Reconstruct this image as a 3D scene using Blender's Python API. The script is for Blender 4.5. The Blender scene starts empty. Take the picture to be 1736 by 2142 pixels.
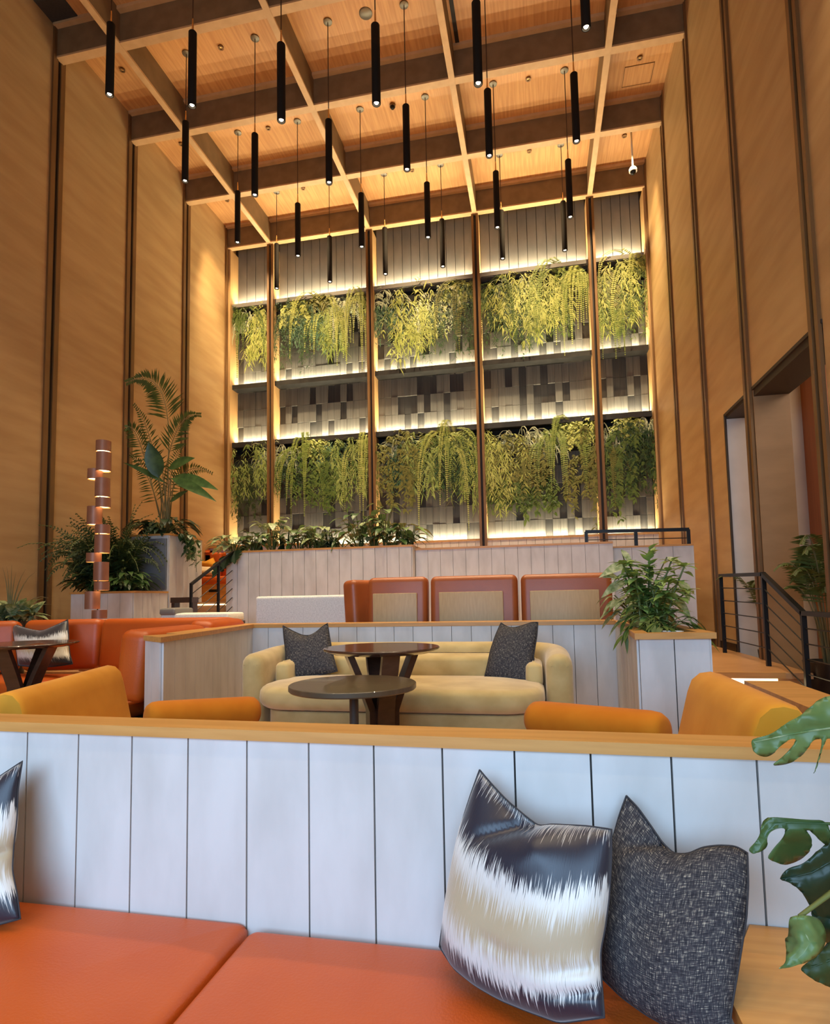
import bpy, bmesh, math, random
from mathutils import Vector as V, Matrix, Quaternion
random.seed(7)
S = bpy.context.scene
C = S.collection

# ------------------------------------------------------------------ camera
FPX, PITCH, YAW, ROLL, CX, CY = 1247.1, 0.0753, -0.2031, -0.0189, 868.0, 1157.0
cp, sp, cyw, syw, cr, sr = math.cos(PITCH), math.sin(PITCH), math.cos(YAW), math.sin(YAW), math.cos(ROLL), math.sin(ROLL)
FW = V((syw*cp, cyw*cp, sp)); R0 = V((cyw, -syw, 0)); U0 = R0.cross(FW)
RT = R0*cr + U0*sr; UP = -R0*sr + U0*cr
cam = bpy.data.cameras.new('camera'); camo = bpy.data.objects.new('camera', cam); C.objects.link(camo)
camo.matrix_world = Matrix(((RT.x, UP.x, -FW.x, 0), (RT.y, UP.y, -FW.y, 0), (RT.z, UP.z, -FW.z, 0), (0, 0, 0, 1)))
cam.sensor_fit = 'HORIZONTAL'; cam.sensor_width = 36.0; cam.lens = FPX/1736*36
cam.shift_y = (CY-1071)/1736; cam.clip_start = 0.05; cam.clip_end = 200
S.camera = camo

# ------------------------------------------------------------------ colour management, world, daylight
vs = S.view_settings
vs.view_transform = 'Standard'; vs.look = 'None'; vs.gamma = 1.0; vs.use_curve_mapping = False
vs.exposure = 0.33
W = bpy.data.worlds.new('world'); S.world = W; W.use_nodes = True
W.node_tree.nodes['Background'].inputs[0].default_value = (0.85, 0.62, 0.36, 1)
W.node_tree.nodes['Background'].inputs[1].default_value = 0.30

WARM = (1.0, 0.79, 0.49); LED = (1.0, 0.89, 0.60); COOL = (0.42, 0.68, 1.0)
def area(name, loc, target, sx, sy, power, col, spread=180):
    l = bpy.data.lights.new(name, 'AREA'); l.shape = 'RECTANGLE'; l.size = sx; l.size_y = sy; l.energy = power; l.color = col
    l.spread = math.radians(spread)
    o = bpy.data.objects.new(name, l); C.objects.link(o); o.location = loc
    o.rotation_euler = (V(target)-V(loc)).to_track_quat('-Z', 'Y').to_euler()
    return o
def spot(name, loc, target, power, angle, col, blend=0.5, r=0.03, parent=None):
    l = bpy.data.lights.new(name, 'SPOT'); l.energy = power; l.spot_size = math.radians(angle); l.spot_blend = blend; l.color = col; l.shadow_soft_size = r
    o = bpy.data.objects.new(name, l); C.objects.link(o)
    q = (V(target)-V(loc)).to_track_quat('-Z', 'Y'); o.rotation_euler = q.to_euler()
    if parent: o.parent = parent; o.location = V(loc)-parent.location
    else: o.location = loc
    return o
P_WINDOW, P_DOWN, P_UP, P_LED, P_WASH = 430.0, 310.0, 24.0, 25.0, 980.0
area('window_daylight', (-1.0, -4.2, 1.6), (-0.6, 2.0, -0.3), 6.0, 3.2, P_WINDOW, COOL)

# ------------------------------------------------------------------ pixel -> place (always with a real distance)
def ray(px, py): return RT*((px-CX)/FPX) - UP*((py-CY)/FPX) + FW
def atY(px, py, Y): d = ray(px, py); return d*(Y/d.y)
def atZ(px, py, Z): d = ray(px, py); return d*(Z/d.z)
def atX(px, py, X): d = ray(px, py); return d*(X/d.x)

# ------------------------------------------------------------------ materials
def lin(c):
    return tuple(((v/255)/12.92 if v/255 <= 0.04045 else ((v/255+0.055)/1.055)**2.4) for v in c)
def nmat(name, col, rough=0.5, metal=0.0, col2=None, scale=(8, 8, 8), detail=4.0, bump=0.0, bscale=None, ramp=(0.35, 0.65), coat=0.0, sheen=0.0, spec=0.5, coord='Object', trans=0.0):
    m = bpy.data.materials.new(name); m.use_nodes = True
    nt = m.node_tree; b = nt.nodes['Principled BSDF']
    b.inputs['Roughness'].default_value = rough; b.inputs['Metallic'].default_value = metal
    b.inputs['Coat Weight'].default_value = coat; b.inputs['Sheen Weight'].default_value = sheen
    b.inputs['Specular IOR Level'].default_value = spec
    c1 = lin(col)+(1,); c2 = lin(col2)+(1,) if col2 else c1
    tc = nt.nodes.new('ShaderNodeTexCoord'); mp = nt.nodes.new('ShaderNodeMapping'); mp.inputs['Scale'].default_value = scale
    nt.links.new(tc.outputs[coord], mp.inputs[0])
    n = nt.nodes.new('ShaderNodeTexNoise'); n.inputs['Scale'].default_value = 1.0; n.inputs['Detail'].default_value = detail
    nt.links.new(mp.outputs[0], n.inputs['Vector'])
    r = nt.nodes.new('ShaderNodeValToRGB'); r.color_ramp.elements[0].position = ramp[0]; r.color_ramp.elements[1].position = ramp[1]
    r.color_ramp.elements[0].color = c1; r.color_ramp.elements[1].color = c2
    nt.links.new(n.outputs['Fac'], r.inputs[0]); nt.links.new(r.outputs[0], b.inputs['Base Color'])
    if bump:
        n2 = n
        if bscale:
            mp2 = nt.nodes.new('ShaderNodeMapping'); mp2.inputs['Scale'].default_value = bscale; nt.links.new(tc.outputs[coord], mp2.inputs[0])
            n2 = nt.nodes.new('ShaderNodeTexNoise'); n2.inputs['Scale'].default_value = 1.0; n2.inputs['Detail'].default_value = 3.0
            nt.links.new(mp2.outputs[0], n2.inputs['Vector'])
        bp = nt.nodes.new('ShaderNodeBump'); bp.inputs['Strength'].default_value = bump; bp.inputs['Distance'].default_value = 0.01
        nt.links.new(n2.outputs['Fac'], bp.inputs['Height']); nt.links.new(bp.outputs[0], b.inputs['Normal'])
    if trans:
        out = nt.nodes['Material Output']; mx = nt.nodes.new('ShaderNodeMixShader'); tr = nt.nodes.new('ShaderNodeBsdfTranslucent')
        mx.inputs[0].default_value = trans; nt.links.new(r.outputs[0], tr.inputs[0])
        nt.links.new(b.outputs[0], mx.inputs[1]); nt.links.new(tr.outputs[0], mx.inputs[2]); nt.links.new(mx.outputs[0], out.inputs[0])
    return m
def emat(name, col, power):
    m = bpy.data.materials.new(name); m.use_nodes = True; nt = m.node_tree
    e = nt.nodes.new('ShaderNodeEmission'); e.inputs[0].default_value = tuple(col)+(1,); e.inputs[1].default_value = power
    nt.links.new(e.outputs[0], nt.nodes['Material Output'].inputs[0]); return m
M = dict(
 wall=nmat('veneer_wall', (178, 142, 94), 0.55, col2=(192, 157, 108), scale=(1.2, 0.8, 5), detail=6, bump=0.05),
 ceil=nmat('veneer_ceiling', (196, 140, 84), 0.5, col2=(214, 160, 100), scale=(26, 1.2, 4), detail=3),
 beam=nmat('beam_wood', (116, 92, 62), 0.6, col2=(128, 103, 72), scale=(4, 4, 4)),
 beamlit=nmat('beam_lit_wood', (198, 158, 110), 0.5, col2=(208, 168, 120), scale=(6, 6, 6)),  # paler copy of the beam wood, lit undersides put into the colour
 bronze=nmat('bronze_channel', (118, 84, 48), 0.45, 0.25, col2=(128, 94, 56), scale=(3, 3, 1)),
 groove=nmat('dark_groove', (34, 22, 14), 0.6),
 oak=nmat('oak_cap', (206, 152, 84), 0.42, col2=(190, 136, 70), scale=(3, 40, 40), detail=5, bump=0.04),
 palepanel=nmat('pale_oak_panel', (186, 154, 108), 0.5, col2=(194, 162, 116), scale=(60, 60, 8)),
 oakfloor=nmat('oak_floor', (176, 126, 78), 0.4, col2=(196, 146, 96), scale=(3, 24, 10), detail=5),
 plank=nmat('whitewashed_plank', (194, 193, 190), 0.55, col2=(212, 211, 209), scale=(6, 6, 2.2), detail=7, bump=0.06, ramp=(0.3, 0.6)),
 plankgap=nmat('plank_shadow_gap', (70, 66, 62), 0.8),
 gpanel=nmat('grey_garden_panel', (112, 107, 100), 0.65, col2=(124, 118, 110), scale=(4, 4, 2)),
 gblock=nmat('grey_garden_block', (80, 77, 72), 0.6, col2=(96, 92, 86), scale=(30, 30, 1.2)),
 gdark=nmat('dark_garden_block', (48, 46, 44), 0.6, col2=(58, 55, 52), scale=(30, 30, 1.2)),
 gfascia=nmat('grey_ledge', (120, 116, 112), 0.5),
 dfascia=nmat('dark_ledge', (30, 29, 28), 0.5, col2=(44, 42, 40), scale=(5, 5, 5)),
 recess_shade=nmat('planter_recess_shade', (22, 22, 20), 0.9),  # near-black, so the shade behind the ferns is in the colour
 jamb=nmat('column_oak', (188, 148, 96), 0.5, col2=(200, 160, 108), scale=(20, 20, 1)),
 leather=nmat('orange_leather', (182, 78, 16), 0.42, col2=(190, 86, 20), scale=(3, 3, 3), bump=0.12, bscale=(160, 160, 160)),
 leatherd=nmat('tan_leather', (156, 78, 34), 0.4, col2=(166, 86, 40), scale=(3, 3, 3), bump=0.1, bscale=(120, 120, 120)),
 velvet=nmat('mustard_velvet', (208, 140, 36), 0.85, col2=(218, 152, 48), scale=(5, 5, 5), sheen=0.05, spec=0.2),
 ochre=nmat('ochre_velvet', (192, 108, 16), 0.85, col2=(202, 120, 24), scale=(6, 6, 6), sheen=0.05, spec=0.2),
 cream=nmat('champagne_velvet', (184, 158, 102), 0.75, col2=(204, 180, 124), scale=(5, 7, 6), sheen=0.35, spec=0.2),
 white=nmat('white_boucle', (214, 212, 204), 0.9, col2=(232, 230, 222), scale=(60, 60, 60), bump=0.3),
 darkwood=nmat('dark_stained_wood', (52, 36, 28), 0.28, col2=(66, 46, 36), scale=(4, 30, 30), coat=0.3),
 darktop=nmat('espresso_table_top', (62, 42, 32), 0.22, col2=(72, 50, 40), scale=(3, 40, 10), coat=0.4),
 tabletop=nmat('umber_table_top', (84, 70, 52), 0.35, col2=(92, 78, 60), scale=(3, 30, 10), coat=0.2),
 tableleg=nmat('umber_table_leg', (70, 62, 54), 0.4),
 black=nmat('black_metal', (22, 20, 20), 0.4, 0.4),
 tube=nmat('pendant_tube_black', (30, 24, 18), 0.75, spec=0.2),
 nickel=nmat('canopy_metal', (120, 112, 100), 0.4, 0.6),
 cone=nmat('polished_stem', (230, 190, 130), 0.25, 0.9),
 cable=nmat('cable_brown', (60, 34, 20), 0.6),
 copper=nmat('copper_shade', (150, 100, 76), 0.45, 0.25, col2=(160, 110, 84), scale=(6, 6, 6)),
 copperin=nmat('copper_shade_lining', (232, 170, 110), 0.5),
 plaster=nmat('white_plaster', (216, 204, 192), 0.8, col2=(224, 212, 200), scale=(3, 3, 3)),
 redwood=nmat('reddish_wood_panel', (150, 88, 46), 0.5, col2=(164, 98, 54), scale=(12, 12, 1)),
 pierw=nmat('pier_veneer', (150, 112, 72), 0.55, col2=(162, 122, 80), scale=(2, 2, 6)),
 lintel=nmat('lintel_bronze', (56, 42, 32), 0.6),
 soil=nmat('soil', (40, 30, 22), 0.95, scale=(30, 30, 30)),
 stem=nmat('plant_stem', (96, 104, 50), 0.6),
 bark=nmat('palm_cane', (120, 110, 70), 0.7),
 whitepot=nmat('white_ceramic', (226, 226, 224), 0.3),
 blackpot=nmat('black_pot', (24, 22, 22), 0.3),
 white2=nmat('white_enamel', (215, 205, 190), 0.4),
 grey2=nmat('cool_shade_grey', (92, 100, 112), 0.35, col2=(110, 118, 128), scale=(2, 2, 2)),  # planter front in cool shade, put into the colour
 pcream=nmat('cream_cushion', (232, 208, 170), 0.9, scale=(20, 20, 20)),
 piping=nmat('charcoal_piping', (52, 50, 54), 0.9),
 bulb=emat('lens_glow', (1.0, 0.86, 0.62), 14.0),
 led=emat('led_strip_glow', (1.0, 0.86, 0.5), 16.0),
 ledsoft=emat('step_light_glow', (1.0, 0.80, 0.46), 3.2),
 glowcop=emat('lamp_glow', (1.0, 0.66, 0.30), 5.0),
 slit=emat('brass_wall_light_glow', (1.0, 0.68, 0.28), 4.0),
)
GREEN = {}
def green(name, a, b, rough=0.5, trans=0.12, scale=(9, 9, 9)):
    GREEN[name] = nmat('leaf_'+name, a, rough, col2=b, scale=scale, trans=trans, spec=0.35)
green('boston', (116, 136, 58), (152, 164, 84)); green('yellow', (148, 158, 72), (188, 192, 108)); green('asparagus', (124, 144, 70), (162, 174, 100))
green('dark', (34, 62, 32), (58, 84, 42)); green('blue', (56, 92, 66), (92, 124, 92)); green('pale', (160, 172, 132), (212, 214, 180)); green('bright', (130, 162, 80), (166, 192, 112), 0.35)
green('olive', (96, 100, 44), (126, 124, 60)); green('moss', (70, 94, 38), (100, 118, 52))
green('glossy', (46, 72, 38), (72, 98, 52), 0.3); green('deep', (30, 48, 32), (44, 64, 40), 0.35); green('fresh', (84, 108, 58), (114, 136, 80), 0.35)
green('variegated', (96, 122, 68), (176, 182, 140), 0.4, scale=(30, 30, 30)); green('palm', (64, 78, 32), (90, 100, 44)); green('forest', (40, 56, 30), (58, 76, 40))  # the last one is the plants' own dark green

def pillow_ikat():
    m = bpy.data.materials.new('ikat_silk'); m.use_nodes = True; nt = m.node_tree; b = nt.nodes['Principled BSDF']
    b.inputs['Roughness'].default_value = 0.38; b.inputs['Sheen Weight'].default_value = 0.3
    uv = nt.nodes.new('ShaderNodeUVMap'); uv.uv_map = 'UVMap'
    sx = nt.nodes.new('ShaderNodeSeparateXYZ'); nt.links.new(uv.outputs[0], sx.inputs[0])
    def noise(sc, det, vec_scale):
        mp = nt.nodes.new('ShaderNodeMapping'); mp.inputs['Scale'].default_value = vec_scale; nt.links.new(uv.outputs[0], mp.inputs[0])
        n = nt.nodes.new('ShaderNodeTexNoise'); n.inputs['Scale'].default_value = sc; n.inputs['Detail'].default_value = det; nt.links.new(mp.outputs[0], n.inputs['Vector']); return n
    n1 = noise(1, 5, (190, 5, 1)); n2 = noise(1, 2, (3, 2, 1))
    def math_(op, a, bb):
        x = nt.nodes.new('ShaderNodeMath'); x.operation = op
        for i, q in enumerate((a, bb)):
            if isinstance(q, (int, float)): x.inputs[i].default_value = q
            else: nt.links.new(q, x.inputs[i])
        return x.outputs[0]
    s = math_('MULTIPLY', math_('SUBTRACT', n1.outputs['Fac'], 0.5), 0.46)
    t = math_('MULTIPLY', math_('SUBTRACT', n2.outputs['Fac'], 0.5), 0.10)
    v = math_('ADD', math_('ADD', sx.outputs[1], s), t)
    r = nt.nodes.new('ShaderNodeValToRGB'); nt.links.new(v, r.inputs[0]); e = r.color_ramp.elements
    navy, beige, wht = lin((26, 28, 44))+(1,), lin((176, 160, 132))+(1,), lin((212, 212, 208))+(1,)  # wht: silver bands with their highlights put into the colour
    e[0].position = 0.0; e[0].color = navy; e[1].position = 1.0; e[1].color = lin((190, 186, 182))+(1,)  # pale top end: highlights along the seam put into the colour
    for p, c in ((0.13, navy), (0.17, wht), (0.24, wht), (0.36, beige), (0.50, beige), (0.61, wht), (0.68, wht), (0.715, navy), (0.985, navy)):
        x = e.new(p); x.color = c
    nt.links.new(r.outputs[0], b.inputs['Base Color'])
    bp = nt.nodes.new('ShaderNodeBump'); bp.inputs['Strength'].default_value = 0.15; bp.inputs['Distance'].default_value = 0.003
    nt.links.new(n1.outputs['Fac'], bp.inputs['Height']); nt.links.new(bp.outputs[0], b.inputs['Normal'])
    return m
def pillow_tweed():
    m = bpy.data.materials.new('charcoal_tweed'); m.use_nodes = True; nt = m.node_tree; b = nt.nodes['Principled BSDF']
    b.inputs['Roughness'].default_value = 0.9; b.inputs['Specular IOR Level'].default_value = 0.15
    uv = nt.nodes.new('ShaderNodeUVMap'); uv.uv_map = 'UVMap'
    out = []
    for vsx in ((170, 20, 1), (20, 170, 1)):
        mp = nt.nodes.new('ShaderNodeMapping'); mp.inputs['Scale'].default_value = vsx; nt.links.new(uv.outputs[0], mp.inputs[0])
        n = nt.nodes.new('ShaderNodeTexNoise'); n.inputs['Scale'].default_value = 1; n.inputs['Detail'].default_value = 3; nt.links.new(mp.outputs[0], n.inputs['Vector']); out.append(n)
    mx = nt.nodes.new('ShaderNodeMath'); mx.operation = 'MULTIPLY'; nt.links.new(out[0].outputs['Fac'], mx.inputs[0]); nt.links.new(out[1].outputs['Fac'], mx.inputs[1])
    r = nt.nodes.new('ShaderNodeValToRGB'); nt.links.new(mx.outputs[0], r.inputs[0]); e = r.color_ramp.elements
    e[0].position = 0.16; e[0].color = lin((40, 40, 46))+(1,); e[1].position = 0.48; e[1].color = lin((196, 186, 166))+(1,)
    x = e.new(0.29); x.color = lin((72, 70, 74))+(1,)
    nt.links.new(r.outputs[0], b.inputs['Base Color'])
    bp = nt.nodes.new('ShaderNodeBump'); bp.inputs['Strength'].default_value = 0.5; bp.inputs['Distance'].default_value = 0.004
    nt.links.new(mx.outputs[0], bp.inputs['Height']); nt.links.new(bp.outputs[0], b.inputs['Normal'])
    return m
M['ikat'] = pillow_ikat(); M['tweed'] = pillow_tweed()

# ------------------------------------------------------------------ mesh builder
class MB:
    def __init__(s): s.v = []; s.f = []; s.mi = []; s.uv = None; s.cur = 0
    def add(s, vs_, fs):
        o = len(s.v); s.v += [tuple(p) for p in vs_]; s.f += [tuple(i+o for i in f) for f in fs]; s.mi += [s.cur]*len(fs); return s
    def box(s, x0, x1, y0, y1, z0, z1):
        return s.add([(x0,y0,z0),(x1,y0,z0),(x1,y1,z0),(x0,y1,z0),(x0,y0,z1),(x1,y0,z1),(x1,y1,z1),(x0,y1,z1)],
                     [(0,3,2,1),(4,5,6,7),(0,1,5,4),(1,2,6,5),(2,3,7,6),(3,0,4,7)])
    def rbox(s, size, r, mat4=None, seg=3, puff=0.0):
        bm = bmesh.new(); bmesh.ops.create_cube(bm, size=1.0)
        for v in bm.verts: v.co = V((v.co.x*size[0], v.co.y*size[1], v.co.z*size[2]))
        bmesh.ops.bevel(bm, geom=bm.edges[:], offset=r, segments=seg, profile=0.5, affect='EDGES')
        bm.verts.index_update(); mt = mat4 or Matrix()
        s.add([mt @ v.co for v in bm.verts], [[v.index for v in f.verts] for f in bm.faces]); bm.free(); return s
    def tube(s, pts, rad, n=8, caps=True):
        pts = [V(p) for p in pts]; rr = rad if isinstance(rad, (list, tuple)) else [rad]*len(pts)
        vs_ = []; fs = []; ref = None
        for i, p in enumerate(pts):
            d = (pts[min(i+1, len(pts)-1)]-pts[max(i-1, 0)]).normalized()
            a = ref if ref else (V((0, 0, 1)) if abs(d.z) < 0.9 else V((1, 0, 0)))
            a = (a-d*a.dot(d)).normalized(); ref = a; b = d.cross(a)
            for k in range(n):
                t = 2*math.pi*k/n; vs_.append(p+(a*math.cos(t)+b*math.sin(t))*rr[i])
        for i in range(len(pts)-1):
            for k in range(n): fs.append((i*n+k, i*n+(k+1)%n, (i+1)*n+(k+1)%n, (i+1)*n+k))
        if caps: fs.append(tuple(reversed(range(n)))); fs.append(tuple(range((len(pts)-1)*n, len(pts)*n)))
        return s.add(vs_, fs)
    def lathe(s, prof, n=32, c=(0, 0, 0), closed=False):
        vs_ = []; fs = []; m = len(prof)
        for i in range(n):
            t = 2*math.pi*i/n
            for r, z in prof: vs_.append((c[0]+r*math.cos(t), c[1]+r*math.sin(t), c[2]+z))
        for i in range(n):
            j = (i+1) % n
            for k in range(m if closed else m-1): q = (k+1) % m; fs.append((i*m+k, j*m+k, j*m+q, i*m+q))
        return s.add(vs_, fs)
    def prism(s, poly, z0, z1):
        n = len(poly); vs_ = [(p[0], p[1], z0) for p in poly]+[(p[0], p[1], z1) for p in poly]
        return s.add(vs_, [tuple(reversed(range(n))), tuple(range(n, 2*n))]+[(i, (i+1) % n, n+(i+1) % n, n+i) for i in range(n)])
    def bar(s, a, b, w, h, up=(0, 0, 1)):
        a = V(a); b = V(b); d = (b-a).normalized(); u = V(up); u = (u-d*u.dot(d)); u = u.normalized() if u.length > 1e-4 else V((0, 1, 0)); r = d.cross(u)
        q = [a-r*w/2-u*h/2, a+r*w/2-u*h/2, a+r*w/2+u*h/2, a-r*w/2+u*h/2]
        return s.add(q+[p+(b-a) for p in q], [(3,2,1,0),(4,5,6,7),(0,1,5,4),(1,2,6,5),(2,3,7,6),(3,0,4,7)])
    def rings(s, rr, closed_ring=True, cap=True):
        n = len(rr[0]); vs_ = [p for r in rr for p in r]; fs = []
        for i in range(len(rr)-1):
            for k in range(n if closed_ring else n-1): q = (k+1) % n; fs.append((i*n+k, i*n+q, (i+1)*n+q, (i+1)*n+k))
        if cap: fs.append(tuple(reversed(range(n)))); fs.append(tuple(range((len(rr)-1)*n, len(rr)*n)))
        return s.add(vs_, fs)
def strip_poly(path, a, b):
    """polygon around a plan path, offset a to its left and b to its right, mitred"""
    P = [V((p[0], p[1])) for p in path]; L = []; R = []
    for i, p in enumerate(P):
        d1 = (P[i]-P[i-1]).normalized() if i else (P[1]-P[0]).normalized()
        d2 = (P[i+1]-P[i]).normalized() if i < len(P)-1 else d1
        n1 = V((-d1.y, d1.x)); n2 = V((-d2.y, d2.x)); m = (n1+n2).normalized(); k = 1/max(0.4, m.dot(n1))
        L.append(p+m*a*k); R.append(p-m*b*k)
    return [tuple(q) for q in R]+[tuple(q) for q in reversed(L)]
def T(x, y, z, rz=0.0, rx=0.0, ry=0.0): return Matrix.Translation((x, y, z)) @ Matrix.Rotation(rz, 4, 'Z') @ Matrix.Rotation(rx, 4, 'X') @ Matrix.Rotation(ry, 4, 'Y')

def obj(name, mb, mats, parent=None, smooth=None, base=None, root=None):
    me = bpy.data.meshes.new(name)
    if base is None:
        if parent is not None:
            base = parent.location.copy(); q = parent
            while q.parent: q = q.parent; base = base+q.location
        else:
            xs, ys, zs = zip(*mb.v); base = V(((min(xs)+max(xs))/2, (min(ys)+max(ys))/2, min(zs)))
    me.from_pydata([V(p)-base for p in mb.v], [], mb.f)
    for m in (mats if isinstance(mats, (list, tuple)) else [mats]): me.materials.append(m)
    if any(mb.mi): me.polygons.foreach_set('material_index', mb.mi)
    if mb.uv:
        l = me.uv_layers.new(name='UVMap')
        for lp in me.loops: l.data[lp.index].uv = mb.uv[lp.vertex_index]
    if smooth is not None:
        me.polygons.foreach_set('use_smooth', [True]*len(me.polygons)); me.set_sharp_from_angle(angle=math.radians(smooth))
    me.update()
    o = bpy.data.objects.new(name, me); C.objects.link(o)
    if parent is not None: o.parent = parent
    else: o.location = base
    return o
def tag(o, label, cat, group=None, kind=None):
    o['label'] = label; o['category'] = cat
    if group: o['group'] = group
    if kind: o['kind'] = kind
    return o
def thing(name, label, cat, loc, group=None):
    o = bpy.data.objects.new(name, None); C.objects.link(o); o.location = loc; o.empty_display_size = 0.1
    return tag(o, label, cat, group)
def struct(name, mb, mats, smooth=None, parent=None):
    o = obj(name, mb, mats, parent, smooth)
    if parent is None: o['kind'] = 'structure'
    return o
# ------------------------------------------------------------------ room shell
XL, XR, YB, ZB, ZC = -7.84, 2.74, 14.45, 9.39, 9.97
ROWS = [14.0, 12.08, 10.16, 8.24, 6.32, 4.40, 2.48]
COLS = [-6.63, -3.93, -1.235, 1.485]
EDGE = [XL, -6.63, -3.93, -1.235, 1.485, XR]
Z0, Z1, Z2 = -1.14, -0.85, 0.0

struct('floor', MB().box(XL-0.3, 7.0, -6, 7.2, Z0-0.1, Z0), M['oakfloor'])
m = MB().prism([(XL, 6.6), (-2.98, 6.6), (-2.98, 5.68), (0.98, 5.68), (0.98, 6.92), (XR, 6.92), (XR, 9.62), (XL, 9.62)], Z1-0.06, Z1)
m.prism([(XL, 6.66), (-2.92, 6.66), (-2.92, 5.72), (0.94, 5.72), (0.94, 7.02), (XR, 7.02), (XR, 9.6), (XL, 9.6)], Z0, Z1-0.06)
struct('floor_middle', m, M['oakfloor'])
struct('floor_side', MB().box(2.28, XR, 9.62, YB, Z0, Z1), M['oakfloor'])
struct('floor_upper', MB().box(XL, 2.28, 9.6, YB+0.1, Z1, Z2), M['oakfloor'])
struct('ceiling', MB().box(XL-0.3, XR+0.3, -6, YB+0.3, ZC, ZC+0.1), M['ceil'])
struct('wall_left', MB().box(XL-0.3, XL, -6, YB+0.3, Z0-0.1, ZC), M['wall'])
m = MB()
OT, O1, O2 = 2.57, 9.29, 6.20
m.box(XR, XR+0.3, O1, YB+0.3, Z0, ZC).box(XR, XR+0.3, O2, O1, OT, ZC).box(XR, XR+0.3, -6, O2, Z0-0.1, ZC)
struct('wall_right', m, M['wall'])
struct('wall_pier', MB().box(XR+0.005, XR+0.42, 8.12, 8.36, Z0, OT), M['pierw'])
m = MB().box(XR+0.012, XR+0.42, O2, 8.12, OT-0.1, OT).box(XR+0.012, XR+0.42, 8.36, O1, OT-0.05, OT)
m.box(XR-0.012, XR+0.012, 8.36, O1, OT-0.02, OT+0.02).box(XR-0.012, XR+0.012, O1-0.05, O1, Z1, OT).box(XR-0.012, XR+0.012, O2, 8.12, OT-0.02, OT+0.02)
struct('door_1', m, M['lintel'])
# the neighbouring room seen through the openings
struct('wall_beyond', MB().box(XR+0.012, XR+0.42, O1-0.02, O1-0.001, Z0, OT-0.055).box(XR+0.3, 7.0, 9.35, 9.5, Z0, 4.0).box(6.9, 7.0, 3.0, 9.5, Z0, 4.0), M['plaster'])
struct('ceiling_beyond', MB().box(XR+0.3, 7.0, 3.0, 9.5, 3.4, 3.5), M['plaster'])
struct('wall_partition', MB().box(3.78, 4.02, 8.95, 9.34, Z0, 3.39), M['redwood'])
struct('baseboard_right', MB().box(XR-0.02, XR, O1, YB-0.4, Z1, Z1+0.11), M['black'])
area('side_room_light', (4.6, 6.6, 3.3), (4.2, 8.4, 0.5), 1.6, 1.6, 45, (1.0, 0.86, 0.7))

# wall channels: two timber fins with a dark groove, in line with each cross beam
n = 0
for y in ROWS[:-1]:
    for side, X in ((1, XL), (-1, XR)):
        z0 = Z0 if not (side == -1 and y > 9.3) else Z1
        if y == ROWS[0]: z0 = Z2
        n += 1
        a = X; b = X+side*0.035
        m = MB(); x0, x1 = min(a, b), max(a, b); hw = 0.13 if side == 1 else 0.105
        m.box(x0, x1, y-hw, y-0.035, z0, ZC).box(x0, x1, y+0.035, y+hw, z0, ZC)
        m.cur = 1; c = X+side*0.008; m.box(min(X, c), max(X, c), y-0.035, y+0.035, z0, ZC)
        struct('trim_%d' % n, m, [M['bronze'], M['groove']])
# ceiling grid
for y in ROWS:
    n += 1
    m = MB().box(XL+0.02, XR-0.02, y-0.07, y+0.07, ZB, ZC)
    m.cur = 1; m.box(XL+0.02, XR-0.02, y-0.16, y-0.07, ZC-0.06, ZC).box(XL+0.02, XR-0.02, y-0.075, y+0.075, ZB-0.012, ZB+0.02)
    struct('trim_%d' % n, m, [M['beam'], M['beamlit']])
for x in COLS:
    n += 1
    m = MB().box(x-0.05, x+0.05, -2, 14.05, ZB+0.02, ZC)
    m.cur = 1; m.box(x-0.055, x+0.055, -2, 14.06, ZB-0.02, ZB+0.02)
    struct('trim_%d' % n, m, [M['beam'], M['beamlit']])
# columns of the garden wall
for x in COLS:
    n += 1
    m = MB().box(x-0.085, x-0.03, 14.04, YB, Z2, ZB).box(x+0.03, x+0.085, 14.04, YB, Z2, ZB)
    m.cur = 1; m.box(x-0.03, x+0.03, 14.06, YB, Z2, ZB)
    m.cur = 2; m.box(x-0.085, x-0.03, 14.0, 14.04, Z2, ZB).box(x+0.03, x+0.085, 14.0, 14.04, Z2, ZB)
    struct('trim_%d' % n, m, [M['jamb'], M['groove'], M['bronze']])
n += 1
struct('trim_%d' % n, MB().box(XL, XL+0.09, 13.98, YB, Z2, ZB).box(XR-0.07, XR, 13.98, YB, Z2, ZB), M['jamb'])

# garden wall
L1, L2, L3, LB = 7.91, 5.70, 4.15, 1.38
m = MB().box(XL-0.3, XR+0.3, YB, YB+0.3, Z2-1, ZC)
m.cur = 1
for i in range(5):                                   # tall planks above the first ledge
    a, b = EDGE[i]+0.09, EDGE[i+1]-0.09; k = max(1, round((b-a)/0.235)); w = (b-a)/k
    for j in range(k): m.box(a+j*w+0.006, a+(j+1)*w-0.006, YB-0.05, YB, L1, ZB+0.2)
rg = random.Random(3)
def blocks(z0, z1):
    rh = 0.43; nr = max(1, round((z1-z0)/rh)); h = (z1-z0)/nr
    for i in range(5):
        a, b = EDGE[i]+0.09, EDGE[i+1]-0.09; k = round((b-a)/0.165); w = (b-a)/k
        for r in range(nr):
            prev = 0
            for j in range(k):
                d = rg.random(); deep = d < 0.26
                m.cur = 3 if deep else 2
                dep = 0.02 if deep else rg.choice((0.05, 0.055, 0.06))
                m.box(a+j*w+0.0015, a+(j+1)*w-0.0015, YB-dep, YB, z0+r*h+0.003, z0+(r+1)*h-0.003)
blocks(L2+0.02, L1-0.2); blocks(L3+0.02, L2-0.14); blocks(LB, L3-0.2)
struct('wall_back', m, [M['gdark'], M['gpanel'], M['gblock'], M['gdark']])
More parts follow.
